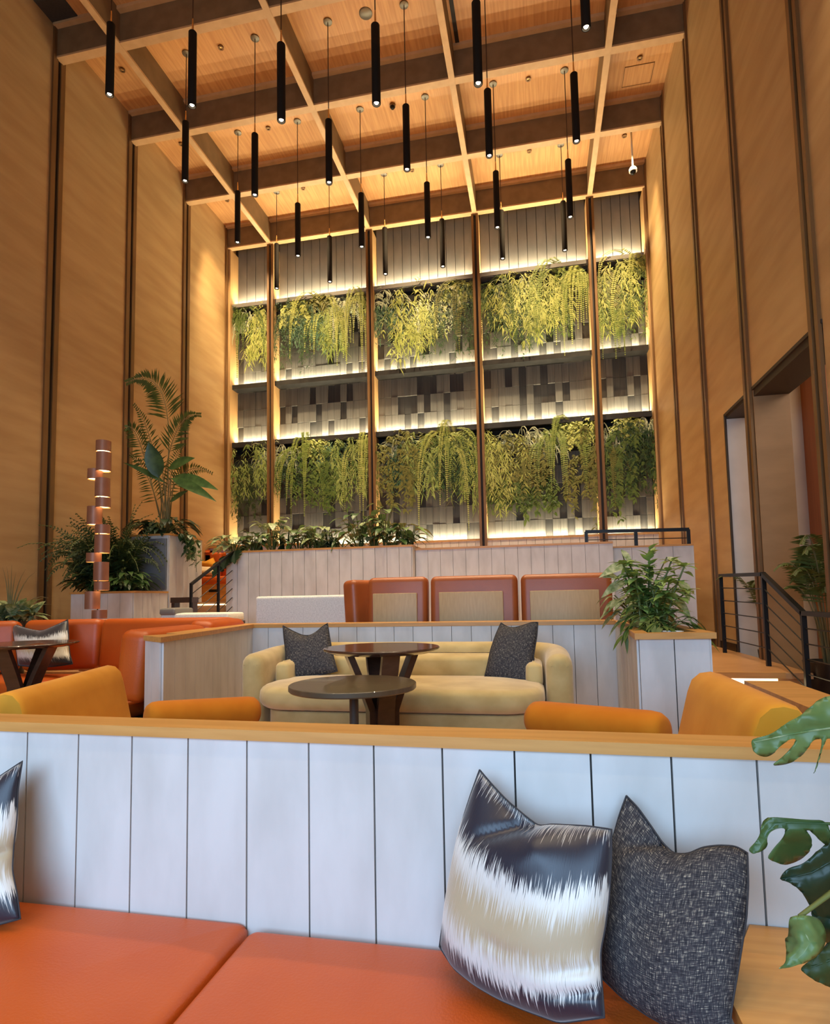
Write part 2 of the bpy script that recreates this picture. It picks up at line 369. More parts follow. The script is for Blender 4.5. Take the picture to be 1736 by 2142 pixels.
for i in range(5):
    a, b = EDGE[i]+0.088, EDGE[i+1]-0.088; cx = (a+b)/2
    for z, key, h in ((L1, 'gfascia', 0.10), (L2, 'dfascia', 0.12), (L3, 'dfascia', 0.13)):
        n += 1
        mm = MB().box(a, b, 14.10, YB-0.06, z-h, z-0.02).box(a, b, 14.10, 14.14, z-0.02, z)
        mm.cur = 1; mm.box(a, b, YB-0.12, YB-0.062, z-0.02, z-0.012)
        struct('trim_%d' % n, mm, [M[key], M['led']])
        l = area('ledge_light', (cx, YB-0.14, z+0.02), (cx, YB-0.02, z+0.5), b-a-0.04, 0.05, P_LED*(b-a), LED)
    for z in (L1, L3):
        n += 1; struct('trim_%d' % n, MB().box(a, b, 14.2, YB-0.08, z-0.62, z-0.3).box(a, b, YB-0.085, YB-0.06, z-0.75, z-0.1), M['recess_shade'])
    n += 1
    mm = MB().box(a, b, 14.12, YB, LB-0.05, LB); struct('trim_%d' % n, mm, M['jamb'])
    area('sill_light', (cx, YB-0.14, LB+0.02), (cx, YB-0.02, LB+0.5), b-a-0.04, 0.05, P_LED*0.8*(b-a), LED)
# wainscot under the sill
m = MB(); x = XL
while x < XR-0.05:
    m.box(x+0.003, min(x+0.2, XR)-0.003, 14.13, 14.2, Z2, LB-0.05); x += 0.2
struct('trim_%d' % (n+1), m, M['plank']); n += 1
m = MB(); x = XL
while x < -5.0:
    m.box(x+0.003, x+0.2-0.003, 13.2, 13.26, Z2, 1.3); x += 0.2
m.cur = 1; m.box(XL, x, 13.12, 13.3, 1.3, 1.35)
struct('trim_%d' % (n+1), m, [M['plank'], M['oak']]); n += 1

# washers hidden behind the beams: light on the garden and side walls
for y in (5.28, 3.36, 1.44, -0.48):                 # the pendant rows go on above and behind the viewer
    for x in (-5.95, -4.6, -3.24, -1.89, -0.54, 0.81, 2.1):
        spot('pendant_downlight', (x, y, 6.9), (x, y, -2), P_DOWN*0.31, 62, WARM, 0.6, 0.03)
for x in (-7.2, -5.3, -2.6, 0.1, 2.1):
    spot('garden_spot', (x, 12.35, ZB+0.35), (x, 14.3, 6.2), P_WASH*0.55, 62, (1.0, 0.74, 0.40), 0.7, 0.06)
    spot('garden_spot', (x, 12.35, ZB+0.35), (x, 14.3, 2.8), P_WASH*0.85, 46, (1.0, 0.76, 0.44), 0.7, 0.06)

# ------------------------------------------------------------------ pendants
def pendant(x, y, zt, label, power=1.0):
    t = thing('pendant_lamp', label, 'pendant lamp', (x, y, zt-1.13), 'pendant lamps hanging in rows from the ceiling grid')
    zb = zt-1.13; r = 0.058
    obj('canopy', MB().lathe([(0, ZC), (0.075, ZC), (0.075, ZC-0.018), (0.06, ZC-0.026), (0, ZC-0.026)], 20, (x, y, 0)), M['nickel'], t, 40)
    obj('cable', MB().tube([(x, y, ZC-0.02), (x, y, zt+0.2)], 0.0085, 6), M['cable'], t, 60)
    obj('stem', MB().lathe([(0.006, 0.22), (0.010, 0.2), (0.016, 0.02), (0.03, 0.0), (0, 0)], 14, (x, y, zt)), M['cone'], t, 60)
    obj('tube', MB().lathe([(0.035, 0.0), (r-0.006, 0.0), (r, -0.008), (r, -1.122), (r-0.005, -1.13), (r-0.012, -1.13), (r-0.014, -1.08), (0, -1.08)], 28, (x, y, zt)), M['tube'], t, 40)
    obj('lens', MB().lathe([(0, 0), (0.026, 0.006), (0.032, 0.022)], 20, (x, y, zb+0.012)), M['bulb'], t, 60)
    spot('pendant_downlight', (x, y, zb-0.01), (x, y, -2), P_DOWN*power, 62, WARM, 0.6, 0.03, t)
    spot('pendant_uplight', (x, y, zt+0.10), (x, y, 12), P_UP*power*0.85, 104, (1.0, 0.62, 0.27), 0.9, 0.02, t)
PX = [-5.95, -4.6, -3.24, -1.89, -0.54, 0.81]; PY = [12.94, 11.02, 9.12, 7.2]
ordn = ['first', 'second', 'third', 'fourth', 'fifth', 'sixth']
rown = ['row nearest the planted wall', 'second row from the planted wall', 'third row from the planted wall', 'front row nearest the viewer']
SHORT = {(0, 0), (0, 2), (0, 3), (0, 4), (0, 5), (1, 0), (2, 0), (3, 0)}
for j, y in enumerate(PY):
    for i, x in enumerate(PX):
        zt = 8.64 if (j, i) in SHORT else 8.155
        if j == 3: zt = atY(*[(234, 50), (403, 68), (588, 93), (787, 52), (998, 5), (1228, -118)][i], y).z
        if (j, i) == (0, 1): zt = atY(688, 495, y).z
        pendant(x, y, zt, 'slim black tube pendant, %s from the left in the %s' % (ordn[i], rown[j]))

# ------------------------------------------------------------------ small things on the ceiling
for (px, py, w) in ((462, 98, 'front left bay'), (561, 267, 'bay behind the front left bay'), (256, 145, 'narrow strip along the left wall, front'), (1338, 120, 'bay with the access hatch'), (1105, 164, 'front right bay'),
                    (1107, 315, 'right bay before the planted wall'), (475, 418, 'narrow strip along the left wall, far end'), (634, 393, 'left bay before the planted wall'), (379, 300, 'narrow strip along the left wall, middle'),
                    (862, 355, 'middle bay before the planted wall'), (1306, 283, 'far right corner bay')):
    p = atZ(px, py, ZC)
    t = thing('recessed_downlight', 'tiny round recessed downlight in the ceiling, %s' % w, 'downlight', (p.x, p.y, ZC-0.03), 'recessed downlights in the ceiling')
    obj('trim_ring', MB().lathe([(0.026, 0), (0.05, 0), (0.05, 0.03), (0.026, 0.03)], 18, (p.x, p.y, ZC-0.03), True), M['bronze'], t, 40)
    obj('lens', MB().lathe([(0, 0.012), (0.026, 0.012), (0.026, 0.028), (0, 0.028)], 14, (p.x, p.y, ZC-0.03)), M['cone'], t, 40)
p = atZ(821, 219, ZC)
t = thing('smoke_detector', 'small dark round smoke detector on the ceiling between the pendants', 'smoke detector', (p.x, p.y, ZC-0.09))
obj('base', MB().lathe([(0, 0.09), (0.062, 0.09), (0.062, 0.05), (0, 0.05)], 20, (p.x, p.y, ZC-0.09)), M['bronze'], t, 40)
obj('sensor_head', MB().lathe([(0.045, 0.05), (0.05, 0.03), (0.03, 0.0), (0, 0)], 20, (p.x, p.y, ZC-0.09)), M['tube'], t, 40)
p = atZ(765, 28, ZC)
tag(obj('ceiling_speaker', MB().lathe([(0, -0.015), (0.10, -0.012), (0.115, 0.0), (0.115, 0.006), (0, 0.006)], 32, (p.x, p.y, ZC-0.006)), M['nickel'], None, 40), 'round grey ceiling speaker disc at the top edge', 'speaker')
a, b = atZ(938, -20, ZC), atZ(957, 92, ZC)
tag(obj('air_diffuser', MB().box(b.x-0.035, b.x+0.035, min(a.y, b.y), max(a.y, b.y), ZC-0.012, ZC+0.002), M['groove']), 'long dark slot air diffuser in the ceiling', 'air vent')
q = [atZ(*s, ZC) for s in ((1310, 140), (1368, 137), (1360, 172), (1300, 183))]
x0, x1, y0, y1 = min(v.x for v in q), max(v.x for v in q), min(v.y for v in q), max(v.y for v in q)
t = thing('access_hatch', 'square flush access hatch in the ceiling near the right wall', 'hatch', ((x0+x1)/2, (y0+y1)/2, ZC-0.012))
obj('panel', MB().box(x0+0.012, x1-0.012, y0+0.012, y1-0.012, ZC-0.008, ZC+0.001), M['ceil'], t)
obj('rim', MB().box(x0, x1, y0, y0+0.008, ZC-0.01, ZC).box(x0, x1, y1-0.008, y1, ZC-0.01, ZC).box(x0, x0+0.008, y0, y1, ZC-0.01, ZC).box(x1-0.008, x1, y0, y1, ZC-0.01, ZC), M['bronze'], t)
q = [atZ(*s, ZC) for s in ((75, -10), (125, -15), (150, 38), (105, 40))]
x0, x1, y0, y1 = min(v.x for v in q), max(v.x for v in q), min(v.y for v in q), max(v.y for v in q)
tag(obj('air_grille', MB().box(x0, x1, y0, y1, ZC-0.02, ZC+0.002), M['gdark']), 'dark rectangular air grille in the ceiling at the top left', 'air vent')
a = atY(1324, 358, 12.9)
t = thing('security_camera', 'white dome security camera on a ceiling pole near the right wall', 'security camera', (a.x, a.y, a.z-0.08))
obj('pole', MB().tube([(a.x, a.y, ZC), (a.x, a.y, a.z+0.06)], 0.02, 12), M['white2'], t, 50)
obj('housing', MB().lathe([(0, 0.08), (0.06, 0.08), (0.085, 0.04), (0.085, -0.01), (0, -0.01)], 24, (a.x, a.y, a.z)), M['white2'], t, 40)
obj('dome', MB().lathe([(0.06, -0.01), (0.055, -0.05), (0.03, -0.075), (0, -0.082)], 20, (a.x, a.y, a.z)), M['black'], t, 60)
# ------------------------------------------------------------------ low partitions
def partition(label, path, zt, zb, th=0.16, pw=0.165, cap_t=0.03, side=1, group=None, front=True, capw=0.012):
    """plank-clad low wall along a plan path; planks face the viewer (right of the path), oak cap on top"""
    c = V((sum(p[0] for p in path)/len(path), sum(p[1] for p in path)/len(path), zb))
    t = thing('low_partition', label, 'partition', c, group)
    m = MB().prism(strip_poly(path, th, 0.0), zb, zt-cap_t); m.cur = 1
    for i in range(len(path)-1):
        a = V((path[i][0], path[i][1], 0)); b = V((path[i+1][0], path[i+1][1], 0)); d = b-a; L = d.length; d.normalize(); nr = V((d.y, -d.x, 0))
        k = max(1, round(L/pw)); w = L/k
        for j in range(k):
            p0 = a+d*(j*w+0.0022); p1 = a+d*((j+1)*w-0.0022)
            m.prism([tuple((p0+nr*0.0)[:2]), tuple((p0+nr*0.014)[:2]), tuple((p1+nr*0.014)[:2]), tuple((p1)[:2])], zb+0.002, zt-cap_t-0.001)
    obj('plank_body', m, [M['plankgap'], M['plank']], t)
    obj('oak_cap', MB().prism(strip_poly(path, th+capw, 0.014+capw), zt-cap_t, zt), M['oak'], t)
    return t
def fy(x): return 1.418-0.0226*(x+0.2)
partition('long front partition of whitewashed planks with oak cap behind the orange seat', [(-2.9, fy(-2.9)), (1.6, fy(1.6))], -0.3215, Z0, 0.065, 0.165, 0.026)
# niche round the cream sofa
zP = -0.228
partition('angled plank partition with oak cap wrapping behind the cream sofa', [(-2.74, 3.80), (-2.50, 3.62), (-2.80, 5.50), (0.655, 5.50)], zP, Z0, 0.20, 0.18, 0.035)
# planter block at the right end of the niche
t = thing('planter_box', 'whitewashed plank planter block with oak rim at right of the sofa niche', 'planter', (0.75, 4.6, Z0))
m = MB().prism([(0.56, 3.70), (0.95, 3.74), (0.95, 5.5), (0.66, 5.5)], Z0, zP-0.1); m.cur = 1
for (a, b) in (((0.56, 3.70), (0.755, 3.72)), ((0.757, 3.72), (0.95, 3.74))):
    m.prism([(a[0]+0.002, a[1]), (a[0]+0.002, a[1]-0.014), (b[0]-0.002, b[1]-0.014), (b[0]-0.002, b[1])], Z0, zP-0.036)
for k in range(9):
    y0, y1 = 3.70+k*0.2, 3.70+(k+1)*0.2; xx = lambda y: 0.56+(y-3.70)*0.052
    m.prism([(xx(y0), y0+0.002), (xx(y1), y1-0.002), (xx(y1)-0.012, y1-0.002), (xx(y0)-0.012, y0+0.002)], Z0, zP-0.036)
for k in range(9):
    y0, y1 = 3.74+k*0.195, 3.74+(k+1)*0.195
    m.prism([(0.95, y0+0.002), (0.964, y0+0.002), (0.964, y1-0.002), (0.95, y1-0.002)], Z0, zP-0.036)
m.cur = 2; m.prism([(0.61, 3.76), (0.90, 3.79), (0.90, 5.45), (0.70, 5.45)], zP-0.1, zP-0.06)
obj('plank_body', m, [M['plankgap'], M['plank'], M['soil']], t)
cm = MB()
P_o = [(0.535, 3.665), (0.985, 3.705), (0.985, 5.5), (0.64, 5.5)]; P_i = [(0.62, 3.75), (0.90, 3.78), (0.90, 5.45), (0.71, 5.45)]
for i in range(4):
    j = (i+1) % 4
    cm.add([(*P_o[i], zP-0.035), (*P_o[j], zP-0.035), (*P_i[j], zP-0.035), (*P_i[i], zP-0.035), (*P_o[i], zP), (*P_o[j], zP), (*P_i[j], zP), (*P_i[i], zP)],
           [(0,3,2,1),(4,5,6,7),(0,1,5,4),(2,3,7,6)])
obj('oak_rim', cm, M['oak'], t)
# mid-room walls behind the tan seats
zA = 0.845
t = thing('planter_wall', 'long plank planter wall with oak rim, full of mixed foliage plants', 'planter', (-3.5, 9.6, Z1))
m = MB().box(-5.14, -1.95, 9.2, 9.9, Z1, zA-0.09); m.cur = 1
for k in range(16):
    a = -5.14+k*0.1994; m.box(a+0.003, a+0.1964, 9.186, 9.2, Z1, zA-0.03)
for k in range(3):
    m.box(-5.154, -5.14, 9.2+k*0.233+0.003, 9.2+(k+1)*0.233-0.003, Z1, zA-0.03); m.box(-1.95, -1.936, 9.2+k*0.233+0.003, 9.2+(k+1)*0.233-0.003, Z1, zA-0.03)
m.cur = 2; m.box(-5.1, -1.99, 9.24, 9.86, zA-0.09, zA-0.05)
obj('plank_body', m, [M['plankgap'], M['plank'], M['soil']], t)
m = MB().box(-5.16, -1.93, 9.178, 9.25, zA-0.03, zA).box(-5.16, -1.93, 9.85, 9.91, zA-0.03, zA).box(-5.16, -5.09, 9.25, 9.85, zA-0.03, zA).box(-2.0, -1.93, 9.25, 9.85, zA-0.03, zA)
obj('oak_rim', m, M['oak'], t)
partition('plank partition with thin oak cap behind the tan leather seats', [(-1.93, 9.42), (1.12, 9.42)], 0.80, Z1, 0.15, 0.205, 0.03)
partition('lower plank partition with a black rail above, near the right wall', [(1.12, 9.60), (2.30, 9.60)], 0.735, Z1, 0.15, 0.3, 0.025)
# right-hand wing of the lounge
t = thing('low_partition', 'short wing partition with oak cap behind the right mustard chair', 'partition', (1.0, 2.3, Z0))
m = MB().box(0.93, 1.08, 1.56, 2.98, Z0, -0.44); m.cur = 1
for k in range(8): m.box(0.916, 0.93, 1.56+k*0.1775+0.002, 1.56+(k+1)*0.1775-0.002, Z0, -0.44)
m.box(0.93, 1.003, 2.98, 2.994, Z0, -0.44).box(1.007, 1.08, 2.98, 2.994, Z0, -0.44)
obj('plank_body', m, [M['plankgap'], M['plank']], t)
obj('oak_cap', MB().box(0.905, 1.095, 1.56, 3.01, -0.44, -0.405), M['oak'], t)

# ------------------------------------------------------------------ upholstery helpers
def rrect(x0, x1, y0, y1, r, n=6):
    out = []
    for cx, cy, a0 in ((x1-r, y1-r, 0), (x0+r, y1-r, 90), (x0+r, y0+r, 180), (x1-r, y0+r, 270)):
        for k in range(n+1):
            a = math.radians(a0+90*k/n); out.append((cx+r*math.cos(a), cy+r*math.sin(a)))
    return out
def cushion(mb, x0, x1, y0, y1, z0, z1, rc, re, crown=0.02, mat4=None, n=6):
    """soft slab: plan corner radius rc, edge radius re, domed top"""
    mt = mat4 or Matrix(); rr = []
    def ring(ins, z): rr.append([mt @ V((p[0], p[1], z)) for p in rrect(x0+ins, x1-ins, y0+ins, y1-ins, max(0.004, rc-ins*0.8), n)])
    for k in range(5):
        a = math.radians(-90+k*22.5); ring(re*(1-math.cos(a)), z0+re*(1+math.sin(a)))
    for k in range(1, 5):
        a = math.radians(k*22.5); ring(re*(1-math.cos(a)), z1-re*(1-math.sin(a)))
    d = min(x1-x0, y1-y0)/2
    for f in (0.25, 0.5, 0.75, 0.95): ring(re+(d-re)*f, z1+crown*math.sin(f*math.pi/2))
    return mb.rings(rr)
def coons(edges, N):
    def samp(poly, n):
        P = [V(p) for p in poly]; L = [0]
        for i in range(1, len(P)): L.append(L[-1]+(P[i]-P[i-1]).length)
        out = []
        for k in range(n+1):
            s = L[-1]*k/n; i = 0
            while i < len(P)-2 and L[i+1] < s: i += 1
            f = (s-L[i])/max(1e-9, L[i+1]-L[i]); out.append(P[i].lerp(P[i+1], min(1, f)))
        for _ in range(2):
            out = [out[0]]+[out[i]*0.5+(out[i-1]+out[i+1])*0.25 for i in range(1, n)]+[out[n]]
        return out
    tp, bt, lf, rt = (samp(edges[k], N) for k in ('top', 'bottom', 'left', 'right'))   # top/bottom left->right, left/right top->bottom
    g = []
    for j in range(N+1):
        v = j/N; row = []
        for i in range(N+1):
            u = i/N
            p = tp[i]*(1-v)+bt[i]*v+lf[j]*(1-u)+rt[j]*u-(tp[0]*(1-u)*(1-v)+tp[N]*u*(1-v)+bt[0]*(1-u)*v+bt[N]*u*v)
            row.append(p)
        g.append(row)
    return g
def plane3(anch):
    (x1, y1, d1), (x2, y2, d2), (x3, y3, d3) = anch
    A_ = Matrix(((x1, y1, 1), (x2, y2, 1), (x3, y3, 1))); s = A_.inverted() @ V((d1, d2, d3))
    return lambda px, py: s[0]*px+s[1]*py+s[2]
def pillow(label, edges, anch, thick, mat, group=None, N=44, crease=None, fold=0.02, cat='cushion', name='throw_pillow'):
    F = plane3(anch); g = coons(edges, N)
    P = [[atY(p.x, p.y, F(p.x, p.y)) for p in row] for row in g]
    nrm = (P[0][N]-P[0][0]).cross(P[N][0]-P[0][0]).normalized()
    if nrm.y > 0: nrm = -nrm                                             # towards the viewer
    mb = MB(); uv = []; vs_ = []; fs = []
    for s in (1, -1):
        for j in range(N+1):
            for i in range(N+1):
                u = i/N*2-1; v = j/N*2-1
                h = max(0, (1-abs(u)**2.6)*(1-abs(v)**2.6))**0.62
                h *= 1.0+0.06*math.sin(5*u+3*v)*math.cos(4*v-2*u)
                for (u0, v0, u1, v1, dep, stp) in (crease or ()):
                    L_ = math.hypot(u1-u0, v1-v0); ex, ey = (u1-u0)/L_, (v1-v0)/L_
                    al = ((u-u0)*ex+(v-v0)*ey)/L_; sd = (u-u0)*(-ey)+(v-v0)*ex
                    f = max(0, 1-max(0, al))**1.2 if al > 0 else max(0, 1+al*3)
                    h -= f*(dep*math.exp(-(sd/0.055)**2)-stp*(0.5+0.5*math.tanh(sd/0.07))*math.exp(-(max(0, sd)/0.6)**2)+stp*0.5*math.exp(-((sd+0.25)/0.3)**2))
                vs_.append(P[j][i]+nrm*(s*thick*max(0, h))); uv.append((i/N, 1-j/N))
    n1 = N+1
    for s in (0, 1):
        for j in range(N):
            for i in range(N):
                a = s*n1*n1+j*n1+i; q = (a, a+n1, a+n1+1, a+1); fs.append(q if s == 0 else tuple(reversed(q)))
    # weld the rim
    idx = list(range(len(vs_)))
    for j in range(n1):
        for i in range(n1):
            if i in (0, N) or j in (0, N): idx[n1*n1+j*n1+i] = j*n1+i
    fs = [tuple(idx[k] for k in f) for f in fs]
    used = sorted(set(k for f in fs for k in f)); rm = {k: i for i, k in enumerate(used)}
    mb.add([vs_[k] for k in used], [tuple(rm[k] for k in f) for f in fs]); mb.uv = [uv[k] for k in used]
    rim = [P[0][i] for i in range(n1)]+[P[j][N] for j in range(1, n1)]+[P[N][i] for i in range(N-1, -1, -1)]+[P[j][0] for j in range(N-1, -1, -1)]
    c = V((sum(p.x for p in rim)/len(rim), sum(p.y for p in rim)/len(rim), min(p.z for p in rim)))
    t = thing(name, label, cat, c, group)
    obj('cover', mb, M[mat] if isinstance(mat, str) else mat, t, 180)
    obj('piping', MB().tube(rim, 0.0018 if anch[0][2] < 2 else 0.005, 6, False), M['piping'] if mat in ('ikat', 'tweed') else M['ochre'], t, 180)
    return t

# ------------------------------------------------------------------ foreground banquette
zS = -0.78
t = thing('leather_bench', 'long orange leather bench with seat cushions in the foreground', 'bench', (-0.6, 1.1, Z0))
for a, b in ((-2.0, -0.722), (-0.716, 0.285)):
    m = MB(); cushion(m, a, b, 0.80, fy((a+b)/2)-0.018, zS-0.14, zS-0.008, 0.03, 0.03, 0.012)
    obj('seat_cushion', m, M['leather'], t, 60)
obj('base', MB().box(-2.0, 0.285, 0.86, 1.40, Z0, zS-0.145), M['plank'], t)
t = thing('planter_ledge', 'low oak-topped ledge at the right end of the orange bench', 'ledge', (0.75, 0.95, Z0))
obj('oak_top', MB().prism([(0.292, 1.165), (0.40, 1.386), (1.25, 1.366), (1.25, 0.5), (0.292, 0.5)], -0.71, -0.68), M['oak'], t)
obj('plank_body', MB().prism([(0.31, 1.16), (0.41, 1.376), (1.24, 1.356), (1.24, 0.52), (0.31, 0.52)], Z0, -0.71), M['plank'], t)

pillow('striped navy, silver and beige silk pillow standing on the foreground orange bench', dict(
    top=[(1003,1610),(1030,1642),(1060,1674),(1098,1706),(1128,1729),(1150,1724),(1190,1726),(1230,1728),(1279,1735)],
    right=[(1279,1735),(1279,1800),(1274,1880),(1266,1940),(1256,1990),(1258,2050),(1264,2128)],
    left=[(1003,1610),(985,1660),(965,1722),(950,1790),(937,1860),(926,1930),(919,1980)],
    bottom=[(919,1980),(950,2028),(1000,2066),(1050,2094),(1110,2118),(1170,2140),(1264,2128)]),
    ((919,1980,1.285),(1264,2128,1.10),(1003,1610,1.345)), 0.070, 'ikat', crease=((0.02, -1.02, -0.85, -0.30, 0.62, -0.55), (1.0, 0.45, 0.1, 0.42, 0.12, 0.0), (1.0, 0.72, 0.0, 0.62, 0.16, 0.0), (-0.1, 0.3, 0.6, 0.33, 0.06, 0.0)))
pillow('charcoal tweed pillow leaning at right of the striped pillow in the foreground', dict(
    top=[(1310,1664),(1335,1690),(1362,1728),(1385,1762),(1410,1786),(1440,1786),(1470,1772),(1505,1768),(1540,1770),(1563,1784)],
    right=[(1563,1784),(1565,1850),(1561,1920),(1550,1990),(1540,2050),(1530,2110),(1526,2150)],
    left=[(1310,1664),(1295,1705),(1280,1760),(1270,1830),(1264,1900),(1260,1970),(1258,2045)],
    bottom=[(1258,2045),(1300,2086),(1350,2122),(1400,2150),(1460,2165),(1526,2150)]),
    ((1258,2045,1.235),(1526,2150,1.085),(1310,1664,1.36)), 0.070, 'tweed', crease=((-0.2, -1.0, -0.9, -0.40, 0.55, -0.5), (0.75, 1.0, 0.8, -0.3, 0.10, 0.0)))
pillow('striped navy and beige silk pillow cut off at the left edge of the foreground bench', dict(
    top=[(-270,1600),(-200,1640),(-120,1672),(-60,1668),(-10,1630),(47,1592)],
    right=[(47,1592),(38,1650),(36,1710),(29,1770),(26,1820),(36,1870),(43,1922)],
    left=[(-270,1600),(-296,1700),(-306,1800),(-296,1900),(-280,1965)],
    bottom=[(-280,1965),(-180,1975),(-80,1955),(43,1922)]),
    ((-280,1965,1.24),(43,1922,1.27),(47,1592,1.36)), 0.055, 'ikat', crease=((0.1, -1.0, 0.6, -0.4, 0.2, 0.2), (1.0, 0.1, 0.3, 0.25, 0.15, 0.0)))

# ------------------------------------------------------------------ cream sofa
t = thing('curved_sofa', 'cream velvet curved sofa with rounded arms in front of the plank niche', 'sofa', (-1.05, 4.75, Z0))
def arcp(cx, cy, r, a0, a1, n=8): return [(cx+r*math.cos(math.radians(a0+(a1-a0)*k/n)), cy+r*math.sin(math.radians(a0+(a1-a0)*k/n))) for k in range(n+1)]
path = [(-2.245, 4.46), (-2.245, 4.62), (-2.245, 4.75)]+arcp(-1.845, 4.8, 0.40, 180, 90)+[(-1.4, 5.2), (-1.05, 5.2), (-0.7, 5.2)]+arcp(-0.275, 4.8, 0.40, 90, 0)+[(0.125, 4.75), (0.125, 4.62), (0.125, 4.46)]
zt, zb, th = -0.385, Z0+0.04, 0.19
prof = [(-th/2, zb), (-th/2, (zb+zt)/2), (-th/2, zt-0.09)]+[(-th/2+0.09*(1-math.cos(math.radians(a))), zt-0.09+0.09*math.sin(math.radians(a))) for a in (22, 45, 67, 90)]+[(th/2-0.09*(1-math.cos(math.radians(a))), zt-0.09+0.09*math.sin(math.radians(a))) for a in (90, 67, 45, 22, 0)]+[(th/2, (zb+zt)/2), (th/2, zb)]
rr = []
N = len(path)
for i in range(N):
    d = (V(path[min(i+1, N-1)])-V(path[max(0, i-1)])).normalized(); nn = V((-d.y, d.x))
    rr.append([V((path[i][0]+nn.x*o, path[i][1]+nn.y*o, z-(0.03*min(1, max(0, (5.0-path[i][1])/0.5))) if z > -0.6 else z)) for o, z in prof])
def endrings(r0, out, k=5, rad=0.085):
    c = sum(r0, V())/len(r0); res = []
    for j in range(1, k+1):
        a = math.radians(90*j/k); s = rad*(1-math.cos(a))
        res.append([V((p.x+(c.x-p.x)*min(1, s/(th/2)), p.y+out*rad*math.sin(a), p.z-(s if p.z > c.z+0.1 else 0)*0.8)) for p in r0])
    return res
rr = list(reversed(endrings(rr[0], -1)))+rr+endrings(rr[-1], -1)
obj('back_and_arms', MB().rings(rr), M['cream'], t, 60)
m = MB(); cushion(m, -1.99, -0.13, 4.86, 5.12, -0.70, -0.475, 0.12, 0.07, 0.015); obj('back_cushion', m, M['cream'], t, 60)
for xx in (-2.13, -0.12):
    m = MB(); cushion(m, xx, xx+0.13, 4.56, 4.98, -0.69, -0.50, 0.05, 0.05, 0.01); obj('arm_cushion', m, M['cream'], t, 60)
m = MB(); cushion(m, -2.13, 0.02, 4.08, 4.95, -0.80, -0.635, 0.30, 0.07, 0.025, n=10); obj('seat_cushion', m, M['cream'], t, 60)
m = MB(); cushion(m, -2.06, -0.04, 4.15, 5.0, Z0+0.03, -0.81, 0.26, 0.02, 0.0, n=10); obj('base', m, M['cream'], t, 60)
for xx, yy in ((-1.9, 4.4), (-0.2, 4.4), (-1.9, 4.9), (-0.2, 4.9)): obj('foot', MB().lathe([(0, 0), (0.03, 0), (0.03, 0.05), (0, 0.05)], 12, (xx, yy, Z0)), M['black'], t)
pillow('charcoal tweed pillow at the left end of the cream sofa', dict(
    top=[(592,1309),(612,1320),(632,1329),(648,1330),(662,1322),(674,1311),(685,1304)], right=[(685,1304),(689,1330),(694,1360),(700,1385),(706,1404)],
    left=[(592,1309),(594,1335),(598,1365),(598,1395),(595,1420)], bottom=[(595,1420),(625,1418),(665,1412),(706,1404)]),
    ((595,1420,4.72),(706,1404,4.72),(640,1310,4.93)), 0.085, 'tweed', 'charcoal pillows on the cream sofa', 24, ((0.1, -1.0, -0.1, -0.4, 0.25, -0.1),))
pillow('charcoal tweed pillow at the right end of the cream sofa', dict(
    top=[(1048,1303),(1058,1310),(1068,1313),(1082,1312),(1098,1307),(1112,1302),(1125,1302)], right=[(1125,1302),(1123,1330),(1117,1365),(1112,1400),(1107,1430)],
    left=[(1048,1303),(1036,1330),(1026,1360),(1020,1390),(1014,1414)], bottom=[(1014,1414),(1045,1421),(1080,1428),(1107,1430)]),
    ((1014,1414,4.72),(1107,1430,4.60),(1080,1305,4.90)), 0.085, 'tweed', 'charcoal pillows on the cream sofa', 24, ((-0.1, -1.0, 0.1, -0.4, 0.25, 0.1),))

# ------------------------------------------------------------------ tables
def slab_table(label, c, r, zt, mtop, mleg, rot=0.3, th=0.035):
    t = thing('pedestal_table', label, 'table', (c[0], c[1], Z0))
    obj('tabletop', MB().lathe([(0, zt), (r-0.006, zt), (r, zt-0.006), (r-0.004, zt-0.014), (r-0.06, zt-th), (0, zt-th)], 72, (c[0], c[1], 0)), mtop, t, 30)
    for k in range(4):
        a = rot+k*math.pi/2; d = V((math.cos(a), math.sin(a), 0)); n_ = V((-d.y, d.x, 0)); b = V((c[0], c[1], 0)); w = 0.055*r/0.38; q = 0.022
        hh = zt-th-Z0; ringsl = []
        for f, z in ((0.58, zt-th), (0.45, zt-th-hh*0.15), (0.32, zt-th-hh*0.30), (0.20, zt-th-hh*0.46), (0.19, Z0+0.02)):
            p = b+d*r*f+V((0, 0, z)); ringsl.append([p-n_*w-d*q, p+n_*w-d*q, p+n_*w+d*q, p-n_*w+d*q])
        obj('leg', MB().rings(ringsl), mleg, t, 30)
    obj('base', MB().lathe([(0, 0), (r*0.62, 0), (r*0.62, 0.012), (0, 0.018)], 40, (c[0], c[1], Z0)), mleg, t, 30)
    return t
p = atY(798, 1353, 3.78); slab_table('tall round table with glossy espresso top in front of the cream sofa', (p.x, p.y), 0.378, p.z, M['darktop'], M['darkwood'], 0.52)
p = atY(738, 1429, 3.05)
t = thing('round_table', 'lower round umber table on a slim post, nearest the front partition', 'table', (p.x, p.y, Z0))
r = 0.334
obj('tabletop', MB().lathe([(0, p.z), (r-0.003, p.z), (r, p.z-0.003), (r, p.z-0.024), (r-0.006, p.z-0.03), (0, p.z-0.03)], 72, (p.x, p.y, 0)), M['tabletop'], t, 30)
obj('pedestal', MB().lathe([(0.024, Z0+0.015), (0.024, p.z-0.045), (0.08, p.z-0.042), (0.08, p.z-0.03)], 24, (p.x+0.005, p.y, 0)), M['tableleg'], t, 40)
obj('base', MB().lathe([(0, 0), (0.2, 0), (0.2, 0.01), (0.03, 0.018), (0, 0.018)], 40, (p.x+0.005, p.y, Z0)), M['tableleg'], t, 40)
